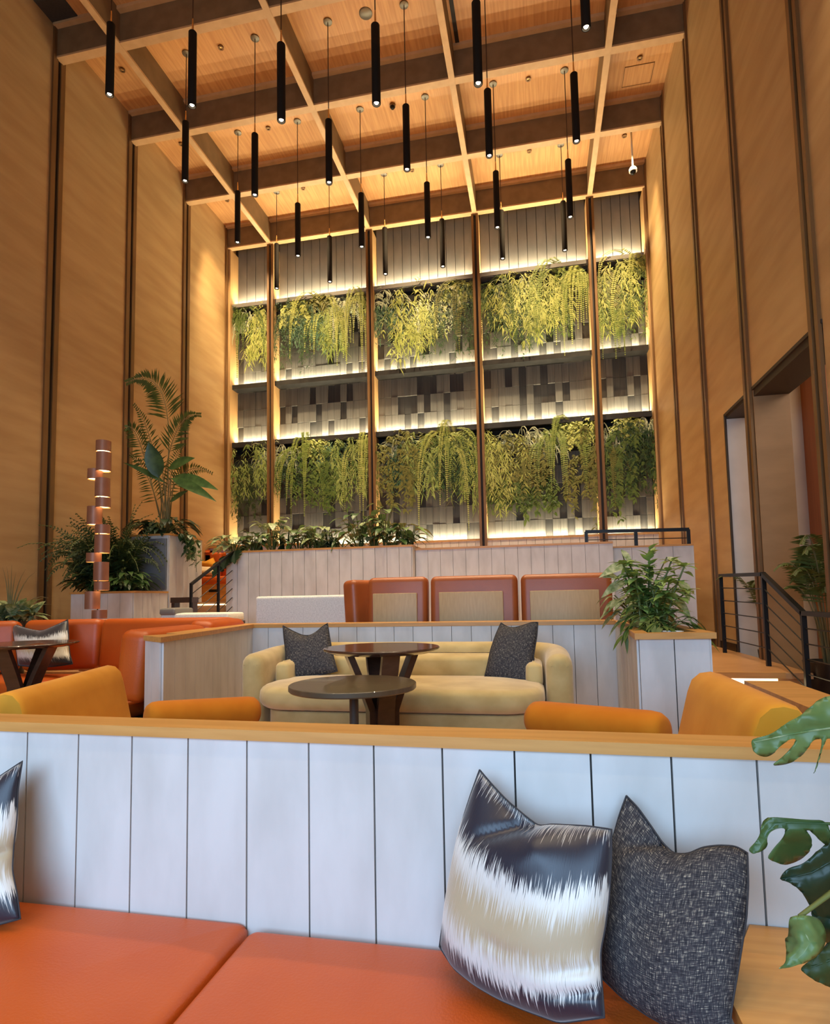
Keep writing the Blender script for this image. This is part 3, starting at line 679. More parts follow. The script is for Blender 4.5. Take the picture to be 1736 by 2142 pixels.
p = atY(52, 1345, 4.55); slab_table('dark round table with splayed slab legs by the curved orange booth', (p.x, p.y), 0.43, p.z, M['darktop'], M['darkwood'], 0.1)

# ------------------------------------------------------------------ mustard chairs
def lounge_chair(label, mirror, y0, y1, xb, zt, boa, bob, skew=0.0):
    s = mirror; t = thing('lounge_chair', label, 'armchair', (xb-0.25*s, (y0+y1)/2, Z0), 'mustard lounge chairs')
    prof = [(-0.19, -0.52), (-0.075, -0.085), (-0.055, -0.035), (-0.02, -0.006), (0.02, 0.0), (0.06, -0.010), (0.09, -0.05), (0.105, -0.2), (0.10, -0.52)]
    rr = []; D = 0.03
    for k, (y, ins) in enumerate(((y0, 0.03), (y0+0.008, 0.012), (y0+D, 0.0), ((2*y0+y1)/3, 0), ((y0+2*y1)/3, 0), (y1-D, 0.0), (y1-0.008, 0.012), (y1, 0.03))):
        cx_, cz_ = 0.0, -0.28
        rr.append([V((xb+skew*(y-(y0+y1)/2)/(y1-y0)+s*(a+(cx_-a)*ins*3), y, zt+b+(cz_-b)*ins*0.9)) for a, b in prof])
    obj('backrest', MB().rings(rr), M['velvet'], t, 50)
    m = MB(); x0, x1 = sorted((xb-s*0.14, xb-s*0.74)); cushion(m, x0, x1, y0+0.02, y1-0.02, Z0+0.24, Z0+0.42, 0.08, 0.05, 0.02); obj('seat', m, M['velvet'], t, 60)
    a, b = V(boa), V(bob); d = (b-a).normalized(); r_ = 0.070
    pts = [a, a+d*0.004, a+d*0.02, a+d*0.05, b-d*0.05, b-d*0.02, b-d*0.004, b]
    obj('bolster_arm', MB().tube(pts, [r_*0.55, r_*0.78, r_*0.95, r_, r_*0.96, r_*0.9, r_*0.74, r_*0.5], 28), M['ochre'], t, 60)
    a2, b2 = V((xb-s*0.12, y1-0.02, a.z)), V((xb-s*0.6, y1-0.02, a.z)); d = (b2-a2).normalized()
    obj('frame', MB().box(x0+0.03, x1-0.03, y0+0.05, y1-0.05, Z0+0.2, Z0+0.24), M['darkwood'], t)
    for xx in (x0+0.06, x1-0.06):
        for yy in (y0+0.09, y1-0.09): obj('leg', MB().lathe([(0, 0), (0.014, 0), (0.02, 0.2), (0, 0.2)], 12, (xx, yy, Z0)), M['darkwood'], t, 40)
    for bo in ((a+b)/2,):
        obj('arm_support', MB().bar(bo+V((0, 0, -r_+0.01)), (bo.x, bo.y, Z0+0.22), 0.05, 0.03, (0, 1, 0)), M['darkwood'], t)
    return t
ra, rb = atY(1113, 1503, 2.42), atY(1392, 1533, 2.08)
lounge_chair('mustard velvet lounge chair with a bolster arm at the right of the front partition', 1, 2.0, 2.82, 0.69, -0.338, ra, rb)
la, lb = atY(536, 1488, 2.62), atY(306, 1502, 2.22)
lounge_chair('mustard velvet lounge chair with a bolster arm at the left of the front partition', -1, 1.99, 2.95, -2.19, -0.338, la, lb, -0.30)

# ------------------------------------------------------------------ tan leather seats behind the sofa niche
t = thing('leather_banquette', 'tan leather banquette of wood-backed seats seen from behind, above the sofa niche', 'banquette', (-0.6, 6.2, Z1))
Yb = 5.95
for (xa, xb_, yt, pa, pb, yp, ang) in ((722, 790, 1215, None, None, 0, 0.9), (766, 893, 1211, 780, 872, 1242, 0.0), (897, 1083, 1208, 918, 1052, 1239, 0.0), (1087, 1282, 1204, 1108, 1253, 1236, 0.0)):
    a, b = atY(xa, yt, Yb), atY(xb_, yt, Yb); w = b.x-a.x; z1 = a.z+0.01; z0 = Z1+0.42; c = V(((a.x+b.x)/2, Yb+0.09, (z0+z1)/2))
    if ang: c = V((a.x+0.14, Yb+0.30, c.z)); w = 0.55
    mt = T(c.x, c.y, c.z, ang if not ang else math.radians(62), math.radians(-4))
    m = MB(); m.rbox((w-0.012, 0.19, z1-z0), 0.06, mt, 5)
    bc = obj('back_cushion', m, M['leatherd'], t, 60)
    pip = [mt @ V((u*(w/2-0.04), -0.078, q)) for u, q in ((-1, -(z1-z0)/2+0.05), (-1, (z1-z0)/2-0.06), (-0.97, (z1-z0)/2-0.035), (0.97, (z1-z0)/2-0.035), (1, (z1-z0)/2-0.06), (1, -(z1-z0)/2+0.05))]
    if pa:
        p0, p1 = atY(pa, yp, Yb-0.02), atY(pb, yp, Yb-0.02)
        obj('wood_back_panel', MB().rbox((p1.x-p0.x, 0.03, p0.z-z0+0.1), 0.008, T((p0.x+p1.x)/2, Yb-0.02, (p0.z+z0-0.1)/2), 2), M['palepanel'], bc, 30)
m = MB(); cushion(m, -1.8, 0.70, Yb+0.2, Yb+0.75, Z1+0.30, Z1+0.44, 0.06, 0.04, 0.02); obj('seat_cushion', m, M['leatherd'], t, 60)
obj('base', MB().box(-1.78, 0.68, Yb+0.05, Yb+0.7, Z1, Z1+0.30), M['oak'], t)
t = thing('low_sofa', 'white woven low sofa back left of the tan leather seats', 'sofa', (-2.75, 6.9, Z1))
a, b = atY(533, 1248, 6.6), atY(726, 1245, 6.6)
obj('backrest', MB().rbox((b.x-a.x, 0.2, a.z-Z1-0.2), 0.035, T((a.x+b.x)/2, 6.7, (a.z+Z1+0.2)/2), 4), M['white'], t, 60)
m = MB(); cushion(m, a.x, b.x, 6.78, 7.4, Z1+0.2, Z1+0.42, 0.05, 0.04, 0.02); obj('seat_cushion', m, M['white'], t, 60)
obj('base', MB().box(a.x+0.03, b.x-0.03, 6.65, 7.35, Z1, Z1+0.21), M['darkwood'], t)

# ------------------------------------------------------------------ curved orange booth on the left
t = thing('curved_booth', 'curved orange leather booth with padded backs at the left edge', 'booth', (-4.4, 5.0, Z0))
zB = -0.165
def backpad(a, b, zt, thick=0.24, zb=-0.72, lean=0.10):
    a = V((a[0], a[1], 0)); b = V((b[0], b[1], 0)); d = b-a; L = d.length; ang = math.atan2(d.y, d.x); c = (a+b)/2
    m = MB(); m.rbox((L-0.01, thick, zt-zb), 0.075, T(c.x, c.y, (zt+zb)/2, ang, -lean), 5); return obj('back_cushion', m, M['leather'], t, 60)
backpad((-2.98, 4.80), (-2.93, 3.86), zB-0.03); backpad((-3.06, 5.62), (-2.98, 4.82), zB)
backpad((-4.72, 5.82), (-3.15, 5.80), zB); backpad((-5.55, 5.62), (-4.74, 5.84), zB); backpad((-6.25, 5.15), (-5.58, 5.58), zB); backpad((-6.6, 4.4), (-6.28, 5.1), zB)
m = MB(); cushion(m, -4.70, -3.05, 5.05, 5.72, -0.88, -0.74, 0.10, 0.05, 0.015); obj('seat_cushion', m, M['leather'], t, 60)
m = MB(); cushion(m, -3.66, -3.06, 3.86, 5.04, -0.88, -0.74, 0.08, 0.05, 0.015); obj('seat_cushion', m, M['leather'], t, 60)
m = MB(); cushion(m, -5.9, -4.71, 4.98, 5.62, -0.88, -0.74, 0.10, 0.05, 0.015); obj('seat_cushion', m, M['leather'], t, 60)
m = MB().box(-3.62, -2.93, 3.9, 5.7, Z0, -0.885).box(-5.8, -3.6, 5.12, 5.75, Z0, -0.885); obj('base', m, M['darkwood'], t)
pillow('striped navy and silver pillow behind the dark table on the curved booth', dict(
    top=[(24,1303),(50,1313),(75,1319),(93,1319),(110,1311),(126,1304),(142,1296)], right=[(142,1296),(143,1320),(144,1345),(146,1368),(152,1389)],
    left=[(24,1303),(28,1325),(32,1350),(36,1372),(38,1392)], bottom=[(38,1392),(75,1396),(115,1394),(152,1389)]),
    ((38,1392,5.28),(152,1389,5.28),(85,1300,5.52)), 0.09, 'ikat', None, 24, ((0.0, -1.0, 0.0, -0.4, 0.25, 0.1),))
# ------------------------------------------------------------------ stacked-shade floor lamp
t = thing('floor_lamp', 'tall sculptural floor lamp of stacked copper shades by the left planters', 'floor lamp', (-5.7, 6.85, Z1))
YL = 6.85
cyl = [(216.5,923,945),(217,947,986),(199,982,1003),(214.5,1001,1040),(216,1042,1062),(198,1060,1098),(214.5,1098,1117),(213.7,1119,1157),(196.4,1157,1176),(211.7,1176,1215),(213,1217,1235),(193.5,1237,1274),(208,1276,1294),(212,1296,1330),(196,1330,1352),(207,1352,1390)]
zlast = None
for (px, ya, yb) in cyl:
    a, b = atY(px, ya, YL), atY(px, yb, YL); r = 0.093; h = a.z-b.z; cc = ((a.x+b.x)/2, YL, b.z)
    if b.z < Z1+0.03: continue
    m = MB().lathe([(r-0.004, h), (r, h), (r, 0), (r-0.004, 0)], 32, cc, True)
    sh = obj('shade', m, M['copper'], t, 40)
    obj('lining', MB().lathe([(r-0.005, h-0.002), (r-0.005, 0.001)], 32, cc), M['copperin'], sh, 60)
    obj('bulb', MB().lathe([(0, 0.012), (r*0.86, 0.012), (r*0.86, 0.02), (0, 0.02)], 24, cc), M['glowcop'], sh, 30)
obj('pole', MB().tube([(atY(206.5, 1150, YL).x, YL, Z1+0.02), (atY(206.5, 1150, YL).x, YL, atY(205, 935, YL).z)], 0.009, 10), M['black'], t, 60)
obj('base', MB().lathe([(0, 0), (0.2, 0), (0.2, 0.02), (0, 0.02)], 32, (atY(206.5, 1150, YL).x, YL, Z1)), M['copper'], t, 40)

# ------------------------------------------------------------------ planters, steps and rails on the left
def planter(label, x0, x1, y0, y1, zt, pw=0.2):
    t = thing('planter_box', label, 'planter', ((x0+x1)/2, (y0+y1)/2, Z1))
    m = MB().box(x0, x1, y0, y1, Z1, zt-0.08); m.cur = 1
    k = max(1, round((x1-x0)/pw)); w = (x1-x0)/k
    for j in range(k): m.box(x0+j*w+0.002, x0+(j+1)*w-0.002, y0-0.012, y0, Z1, zt-0.03)
    k = max(1, round((y1-y0)/pw)); w = (y1-y0)/k
    for j in range(k): m.box(x1, x1+0.012, y0+j*w+0.002, y0+(j+1)*w-0.002, Z1, zt-0.03)
    m.cur = 2; m.box(x0+0.04, x1-0.04, y0+0.04, y1-0.04, zt-0.08, zt-0.045)
    obj('plank_body', m, [M['plankgap'], M['plank'], M['soil']], t)
    mm = MB()
    for q in ((x0-0.02, x1+0.03, y0-0.03, y0+0.05), (x0-0.02, x1+0.03, y1-0.05, y1), (x0-0.02, x0+0.05, y0+0.05, y1-0.05), (x1-0.05, x1+0.03, y0+0.05, y1-0.05)): mm.box(*q, zt-0.03, zt)
    obj('oak_rim', mm, M['oak'], t); return t
zlow = atY(272, 1236, 7.75).z; ztall = atY(350, 1116, 8.6).z
planter('low plank planter box with oak rim by the copper floor lamp', -6.88, -5.83, 7.75, 8.56, zlow)
planter('tall plank planter box carrying the palm by the left stair', -6.62, -5.83, 8.60, 9.55, ztall)
tag(obj('shade_panel', MB().rbox((0.62, 0.035, ztall-zlow-0.1), 0.006, T(-6.16, 8.567, (ztall+zlow)/2-0.03)), M['grey2'], None, 30), 'added blue-grey panel for the shade on the front of the tall left planter', 'panel')  # added slab: shade and cool daylight on the planter front put into its colour
# stair up to the top level
t = thing('stair', 'short oak stair with lit nosings between the planters on the left', 'stair', (-5.45, 8.8, Z1))
for k in range(5):
    z0, z1 = Z1, Z1+(k+1)*0.17
    obj('step', MB().box(-5.80, -5.16, 8.15+k*0.29, 9.6, z1-0.17 if k else Z1, z1), M['oakfloor'], t)
    obj('step_light', MB().box(-5.79, -5.17, 8.142+k*0.29, 8.15+k*0.29, z1-0.055, z1-0.035), M['ledsoft'], t)
def rail(label, posts, tops, wires, th=0.035, base=None):
    """posts: (x,y,z0,z1); tops: polyline of the handrail; wires: list of polylines"""
    c = V((sum(p[0] for p in posts)/len(posts), sum(p[1] for p in posts)/len(posts), min(p[2] for p in posts)))
    t = thing('handrail', label, 'handrail', c)
    for p in posts: obj('post', MB().box(p[0]-th/2, p[0]+th/2, p[1]-th/2, p[1]+th/2, p[2], p[3]), M['black'], t)
    m = MB()
    for a, b in zip(tops, tops[1:]):
        d = (V(b)-V(a)).normalized()*0.012; m.bar(V(a)-d, V(b)+d, th*1.15, th)
    obj('top_rail', m, M['black'], t)
    for w in wires: obj('wire', MB().tube(w, 0.007, 6), M['black'], t)
    return t
def wires_between(a0, a1, b0, b1, n=5):
    out = []
    for k in range(1, n+1):
        f = k/(n+1); out.append([tuple(V(a0).lerp(V(a1), f)), tuple(V(b0).lerp(V(b1), f))])
    return out
x = -5.06
pa = atY(400, 1222, 7.95); pb = atX(457, 1178, pa.x); pc = atX(486, 1155, pa.x); x = pa.x
W1 = wires_between((x, pa.y, Z1+0.05), (x, pa.y, pa.z), (x, pb.y, Z1+0.05+(pb.z-pa.z)), (x, pb.y, pb.z), 6) + wires_between((x, pb.y, Z1+0.05+(pb.z-pa.z)), (x, pb.y, pb.z), (x, 9.15, Z1+0.05+(pb.z-pa.z)*1.6), (x, 9.15, pb.z+(pb.z-pa.z)*(9.15-pb.y)/(pb.y-pa.y)), 6)
ze = pb.z+(pb.z-pa.z)*(9.15-pb.y)/(pb.y-pa.y)
rail('black metal handrail sloping up the left stair', [(x, pa.y, Z1, pa.z), (x, pb.y, Z1, pb.z)], [(x, pa.y, pa.z), (x, pb.y, pb.z), (x, 9.15, ze)], W1)
# handrail on the right: level, then down the steps
A1, A2, A3 = atY(1508, 1203, 9.40), atY(1596, 1201, 7.55), atY(1655, 1283, 6.55)
ax = A2.x
A1 = atX(1507, 1204, ax); zt_ = (A1.z+A2.z)/2
A3 = V((ax, 6.55, A3.z)); A4 = V((ax, 5.35, A3.z))
rail('black metal handrail along the right landing and down its steps', [(ax, A1.y, Z1, A1.z), (ax, A2.y, Z1, A2.z), (ax, A3.y, Z0, A3.z), (ax, A4.y, Z0, A4.z)],
     [tuple(A1), tuple(A2), tuple(A3), tuple(A4)],
     wires_between((ax, A1.y, Z1+0.03), A1, (ax, A2.y, Z1+0.03), A2) + wires_between((ax, A2.y, Z1+0.03), A2, (ax, A3.y, Z0+0.03), A3) + wires_between((ax, A3.y, Z0+0.03), A3, (ax, A4.y, Z0+0.03), A4), 0.045)
# guard rail on the upper partition
a, b = atY(1226, 1112, 9.66), atY(1440, 1107, 9.66)
zr = (a.z+b.z)/2
rail('low black guard rail on top of the far right partition', [(a.x, 9.69, 0.735, a.z), ((a.x+b.x)/2-0.01, 9.69, 0.735, zr), (b.x, 9.69, 0.735, b.z)], [(a.x, 9.69, a.z), (b.x, 9.69, b.z)],
     [[(a.x, 9.69, a.z-0.13), (b.x, 9.69, b.z-0.13)]], 0.05)
# steps beside the right landing
t = thing('stair', 'two oak steps with glowing lit riser below the right landing', 'stair', (1.9, 6.7, Z0))
obj('step', MB().box(0.99, 2.46, 6.55, 6.915, Z0, Z0+0.145), M['oakfloor'], t)
obj('nosing', MB().box(0.985, 2.46, 6.86, 6.918, Z1-0.05, Z1+0.012), M['oak'], t)
obj('step_light', MB().box(1.0, 2.40, 6.905, 6.918, Z0+0.15, Z1-0.055), M['ledsoft'], t)
# bench against the far left wainscot
YB2 = 12.45
a, b = atY(402, 1160, YB2), atY(478, 1165, YB2)
t = thing('leather_bench', 'small orange leather bench with drawers at the far left corner', 'bench', ((a.x+b.x)/2, YB2+0.2, Z2))
s_t = atY(440, 1206, YB2).z; s_b = atY(440, 1224, YB2).z
m = MB(); cushion(m, max(a.x-0.1, XL+0.06), b.x+0.3, YB2, YB2+0.65, s_b+0.02, s_t, 0.06, 0.05, 0.02); obj('seat_cushion', m, M['leather'], t, 60)
bt = atY(440, 1158, YB2+0.6).z
xs = [max(a.x-0.1, XL+0.06), atY(415, 1180, YB2+0.6).x, atY(464, 1180, YB2+0.6).x, b.x+0.35]
for q0, q1 in zip(xs, xs[1:]):
    obj('back_cushion', MB().rbox((q1-q0-0.01, 0.18, bt-s_t+0.05), 0.06, T((q0+q1)/2, YB2+0.66, (bt+s_t)/2), 4), M['leather'], t, 60)
obj('cabinet', MB().box(max(a.x-0.1, XL+0.06), b.x+0.3, YB2+0.06, YB2+0.7, Z2, s_b+0.02), M['oak'], t)
for q in ((0.05, 0.20), (0.40, 0.62)): obj('drawer_pull', MB().box(a.x+q[0], a.x+q[1], YB2+0.045, YB2+0.062, s_b-0.16, s_b-0.10), M['black'], t)
def simple_pillow(label, quad, Y, thick, mat, group=None, dip=0.0):
    (tl, tr, br, bl) = quad; mx = ((tl[0]+tr[0])/2, (tl[1]+tr[1])/2+dip)
    return pillow(label, dict(top=[tl, mx, tr], right=[tr, br], left=[tl, bl], bottom=[bl, br]), ((bl[0], bl[1], Y), (br[0], br[1], Y), (tl[0], tl[1], Y+0.15)), thick, mat, group, 16)
simple_pillow('tan pillow with peaked corners on the far left orange bench', ((411,1163),(446,1166),(455,1186),(413,1186)), YB2+0.36, 0.09, 'velvet', None, 13)
simple_pillow('cream pillow lying in front of the tan pillow on the far left bench', ((413,1185),(455,1187),(458,1205),(413,1203)), YB2+0.12, 0.09, 'pcream', None, 1)
# daybed and dark side table at the foot of the stair
a, b = atY(331, 1276, 7.25), atY(474, 1276, 7.25)
t = thing('upholstered_daybed', 'white upholstered daybed on a dark frame before the left stair', 'daybed', ((a.x+b.x)/2, 7.5, Z1))
m = MB(); cushion(m, a.x, b.x, 7.28, 7.75, a.z-0.17, a.z-0.055, 0.04, 0.03, 0.008); obj('mattress', m, M['white'], t, 60)
m = MB(); cushion(m, a.x, a.x+0.24, 7.26, 7.72, a.z-0.075, a.z+0.02, 0.03, 0.03, 0.006); obj('bolster', m, M['gfascia'], t, 60)
obj('frame', MB().box(a.x, b.x, 7.27, 7.76, a.z-0.21, a.z-0.172), M['darkwood'], t)
for xx in (a.x+0.02, b.x-0.02):
    for yy in (7.3, 7.73): obj('leg', MB().box(xx-0.02, xx+0.02, yy-0.02, yy+0.02, Z1, a.z-0.2), M['darkwood'], t)
a, b = atY(357, 1250, 7.95), atY(402, 1250, 7.95)
t = thing('side_table', 'small dark wood side table beside the left handrail', 'table', ((a.x+b.x)/2, 8.0, Z1))
obj('tabletop', MB().rbox((b.x-a.x, 0.18, 0.08), 0.004, T((a.x+b.x)/2, 8.03, a.z-0.04)), M['darkwood'], t)
for xx in (a.x+0.03, b.x-0.03): obj('leg', MB().box(xx-0.025, xx+0.025, 7.96, 8.1, Z1, a.z-0.08), M['darkwood'], t)
# vertical brass wall light seen through the right opening
a, b = atY(1712, 752, 8.8), atY(1722, 922, 8.8)
t = thing('wall_light', 'thin vertical glowing brass wall light seen through the right opening', 'wall light', (a.x, 8.86, b.z))
obj('tube', MB().tube([(a.x, 8.84, a.z), (a.x, 8.84, b.z)], 0.018, 12), M['slit'], t, 60)
obj('bracket', MB().box(a.x-0.012, a.x+0.012, 8.85, 8.96, a.z-0.2, a.z-0.16).box(a.x-0.012, a.x+0.012, 8.85, 8.96, b.z+0.16, b.z+0.2), M['bronze'], t)
# ------------------------------------------------------------------ plants
RP = random.Random(21)
def U(a, b): return RP.uniform(a, b)
def leaf(mb, base, d, L, w, droop=0.3, shape='ovate', up=V((0, 0, 1)), n=5, fold=0.18, twist=0.0):
    base = V(base); d = V(d).normalized(); s = d.cross(up)
    s = s.normalized() if s.length > 1e-3 else V((1, 0, 0)); u = s.cross(d).normalized()
    if twist: q = Quaternion(d, twist); s = q @ s; u = q @ u
    vs_ = []; fs = []
    for i in range(n+1):
        t = i/n
        if shape == 'ovate': wt = math.sin(math.pi*min(1, t**0.75))*0.98+0.02
        elif shape == 'lance': wt = math.sin(math.pi*t**0.9)*0.9+0.03
        elif shape == 'blade': wt = (1-t)**0.7*min(1, 0.5+t*3)
        else: wt = math.sin(math.pi*min(1, t**0.55))*0.95+0.03
        c = base+d*(L*t)-V((0, 0, 1))*(droop*L*t*t)
        h = w*wt*0.5
        vs_ += [c-s*h+u*(h*fold), c, c+s*h+u*(h*fold)]
    for i in range(n):
        a = i*3; fs += [(a, a+1, a+4, a+3), (a+1, a+2, a+5, a+4)]
    mb.add(vs_, fs)
def monstera(mb, base, d, L, w, droop=0.3, up=V((0, 0, 1)), lobes=5, cut=0.62, n=40, fold=0.12, curl=0.0):
    """split leaf: outline with deep notches that sweep forward, domed blade"""
    base = V(base); d = V(d).normalized(); s = d.cross(up).normalized(); u = s.cross(d).normalized(); rows = 4
    vs_ = []; fs = []
    for side in (-1, 1):
        o = len(vs_)
        for i in range(n+1):
            t = i/n; env = (math.sin(math.pi*min(1, (t*0.93+0.07)**0.62)))
            ph = (t*lobes+(0.0 if side > 0 else 0.35)) % 1.0
            notch = 1.0-cut*math.exp(-((ph-0.5)/0.13)**2) if 0.16 < t < 0.88 else 1.0
            for k in range(rows+1):
                f = k/rows; h = w*0.5*env*f*(notch if f > 0.3 else 1)
                tt = t+f*0.16*(1-t)*env
                c = base+d*(L*tt)-V((0, 0, 1))*(droop*L*tt*tt)+s*(side*h)-u*(curl*h*h/max(w, 1e-3)*2)+u*(fold*h)
                vs_.append(c)
        for i in range(n):
            for k in range(rows):
                a = o+i*(rows+1)+k; q = (a, a+rows+1, a+rows+2, a+1); fs.append(q if side > 0 else tuple(reversed(q)))
    mb.add(vs_, fs)
def curve(a, d, L, grav, n=8, sag=1.0):
    pts = [V(a)]; d = V(d).normalized(); st = L/n
    for i in range(n):
        d = (d+V((0, 0, -grav*(i+1)/n*sag))).normalized(); pts.append(pts[-1]+d*st)
    return pts
def at_t(pts, t):
    f = t*(len(pts)-1); i = min(len(pts)-2, int(f)); return pts[i].lerp(pts[i+1], f-i), (pts[i+1]-pts[i]).normalized()
def frond(mb, pts, ll, n, w, ang=60, start=0.12, hang=0.0, taper=0.6, side=None):
    for k in range(n):
        t = start+(1-start)*(k+0.5)/n; p, d = at_t(pts, t)
        s = d.cross(V((0.15, 1, 0.25))) if side is True else (side if side else d.cross(V((0, 0, 1))))
        s = (s-d*s.dot(d)); s = s.normalized() if s.length > 1e-3 else V((1, 0, 0))
        env = max(0.12, math.sin(math.pi*min(1, 0.18+t*0.82)**taper)); L = ll*env*U(0.9, 1.08)
        for sg in (-1, 1):
            a = math.radians(ang+U(-6, 6)); v = d*math.cos(a)+s*(sg*math.sin(a))-V((0, 0, hang))
            v.normalize(); nn = v.cross(d); nn = nn.normalized() if nn.length > 1e-3 else V((0, 0, 1)); q = v.cross(nn).normalized()*(w*0.5)
            mb.add([p, p+v*(L*0.45)+q, p+v*L-V((0, 0, hang*L*0.3)), p+v*(L*0.45)-q], [(0, 1, 2, 3)])

# hanging plants of the garden wall ------------------------------------------------
def hang_pts(x, y, zt, w, h, a, top, L, out=0.5, rise=0.4, grav=1.3):
    p = (x+a*w*0.42, y+U(-0.10, 0.12), zt-top*h)
    return curve(p, (a*0.30+U(-.18, .18), -U(0.2, 1)*out, rise*U(0.3, 1)), L, grav*U(0.8, 1.2), 10)
def boston(mb, x, y, zt, w, h, n=10):
    for i in range(n):
        a = -0.9+1.8*(i+U(0.1, 0.9))/n; tp_ = U(0, 0.2); L = (1.05-tp_)*h*U(0.5, 0.95)*(1.1-0.35*abs(a))
        if i in (n//2, n//3): L = h*1.08; tp_ = 0.0
        pts = hang_pts(x, y, zt, w*0.8, h, a, tp_, L+0.12, 0.6, 0.30)
        frond(mb, pts, U(0.11, 0.15), max(11, int(L*21)), 0.042, 72, 0.03, 0.04, 0.4, V((1, U(-.5, .5), 0)))
    for i in range(26):                                  # short young fronds at the crown
        pts = curve((x+U(-.4, .4)*w, y+U(-.1, .1), zt-U(0, .12)*h), (U(-.8, .8), -U(.3, 1), U(.1, .8)), U(0.2, 0.4), 1.0, 6)
        frond(mb, pts, 0.08, 9, 0.034, 65, 0.1, 0.05, 0.5, V((1, U(-.5, .5), U(-.3, .3))))
def asparagus(mb, x, y, zt, w, h, n=44):
    for i in range(n):
        a = U(-1, 1); tp_ = U(0, 0.45); L = (1.02-tp_)*h*U(0.45, 0.95)*(1.1-abs(a)*0.55)
        pts = hang_pts(x, y, zt, w*1.05, h, a, tp_, L, 0.8, 0.4, 1.1)
        for k in range(int(9+L*13)):
            q, d = at_t(pts, U(0.05, 1)); v = d*0.35+V((U(-1, 1), U(-1, 0.4), U(-0.6, 0.6))); leaf(mb, q, v, U(0.12, 0.24), U(0.03, 0.05), 0.45, 'lance', n=3)
def vine(mb, x, y, zt, w, h, n=44):
    for i in range(n):
        a = U(-1, 1); tp_ = U(0, 0.35); L = (1.04-tp_)*h*U(0.5, 1.0)*(1-abs(a)*0.3)
        pts = hang_pts(x, y, zt, w, h, a, tp_, L, 0.45, 0.3, 1.4)
        for k in range(int(12+L*22)):
            q, d = at_t(pts, U(0.03, 1)); v = V((U(-1, 1), U(-1, 0.2), U(-0.8, 0.3))); leaf(mb, q, v, U(0.07, 0.14), U(0.024, 0.05), 0.3, 'lance', n=2)
def spider(mb, x, y, zt, w, h, n=70):
    for i in range(n):
        a = U(-1, 1); L = U(0.3, 0.62)*min(1.25, max(0.8, h/0.7))
        d = V((a*0.8+U(-.3, .3), -U(0.1, 1.0), U(0.2, 1.1))); pts = curve((x+a*w*0.38, y+U(-.08, .1), zt-0.1-U(0, .45)*h), d, L, U(0.9, 1.5), 6)
        vs_ = []; fs = []
        for k, p in enumerate(pts):
            ww = 0.015*(1-(k/6)**2)+0.003; s = V((0.8, 0.3, 0.4)) if i % 2 else V((0.4, -0.3, 0.8)); vs_ += [p-s*ww, p+s*ww]
            if k: j = k*2; fs.append((j-2, j-1, j+1, j))
        mb.add(vs_, fs)
def button(mb, x, y, zt, w, h, n=30):
    for i in range(n):
        a = U(-1, 1); tp_ = U(0, 0.3); L = (1.04-tp_)*h*U(0.45, 1.0)*(1-abs(a)*0.35)
        pts = hang_pts(x, y, zt, w, h, a, tp_, L, 0.5, 0.35, 1.3)
        for k in range(int(12+L*20)):
            q, d = at_t(pts, U(0.05, 1)); v = V((U(-1, 1), U(-1, 0.1), U(-0.8, 0.2))); leaf(mb, q, v, U(0.09, 0.18), U(0.06, 0.10), 0.3, 'ovate', n=3)
KIND = dict(boston=(boston, 'sword fern'), asparagus=(asparagus, 'foxtail fern'), vine=(vine, 'trailing vine'), spider=(spider, 'spider plant'), button=(button, 'button fern'))
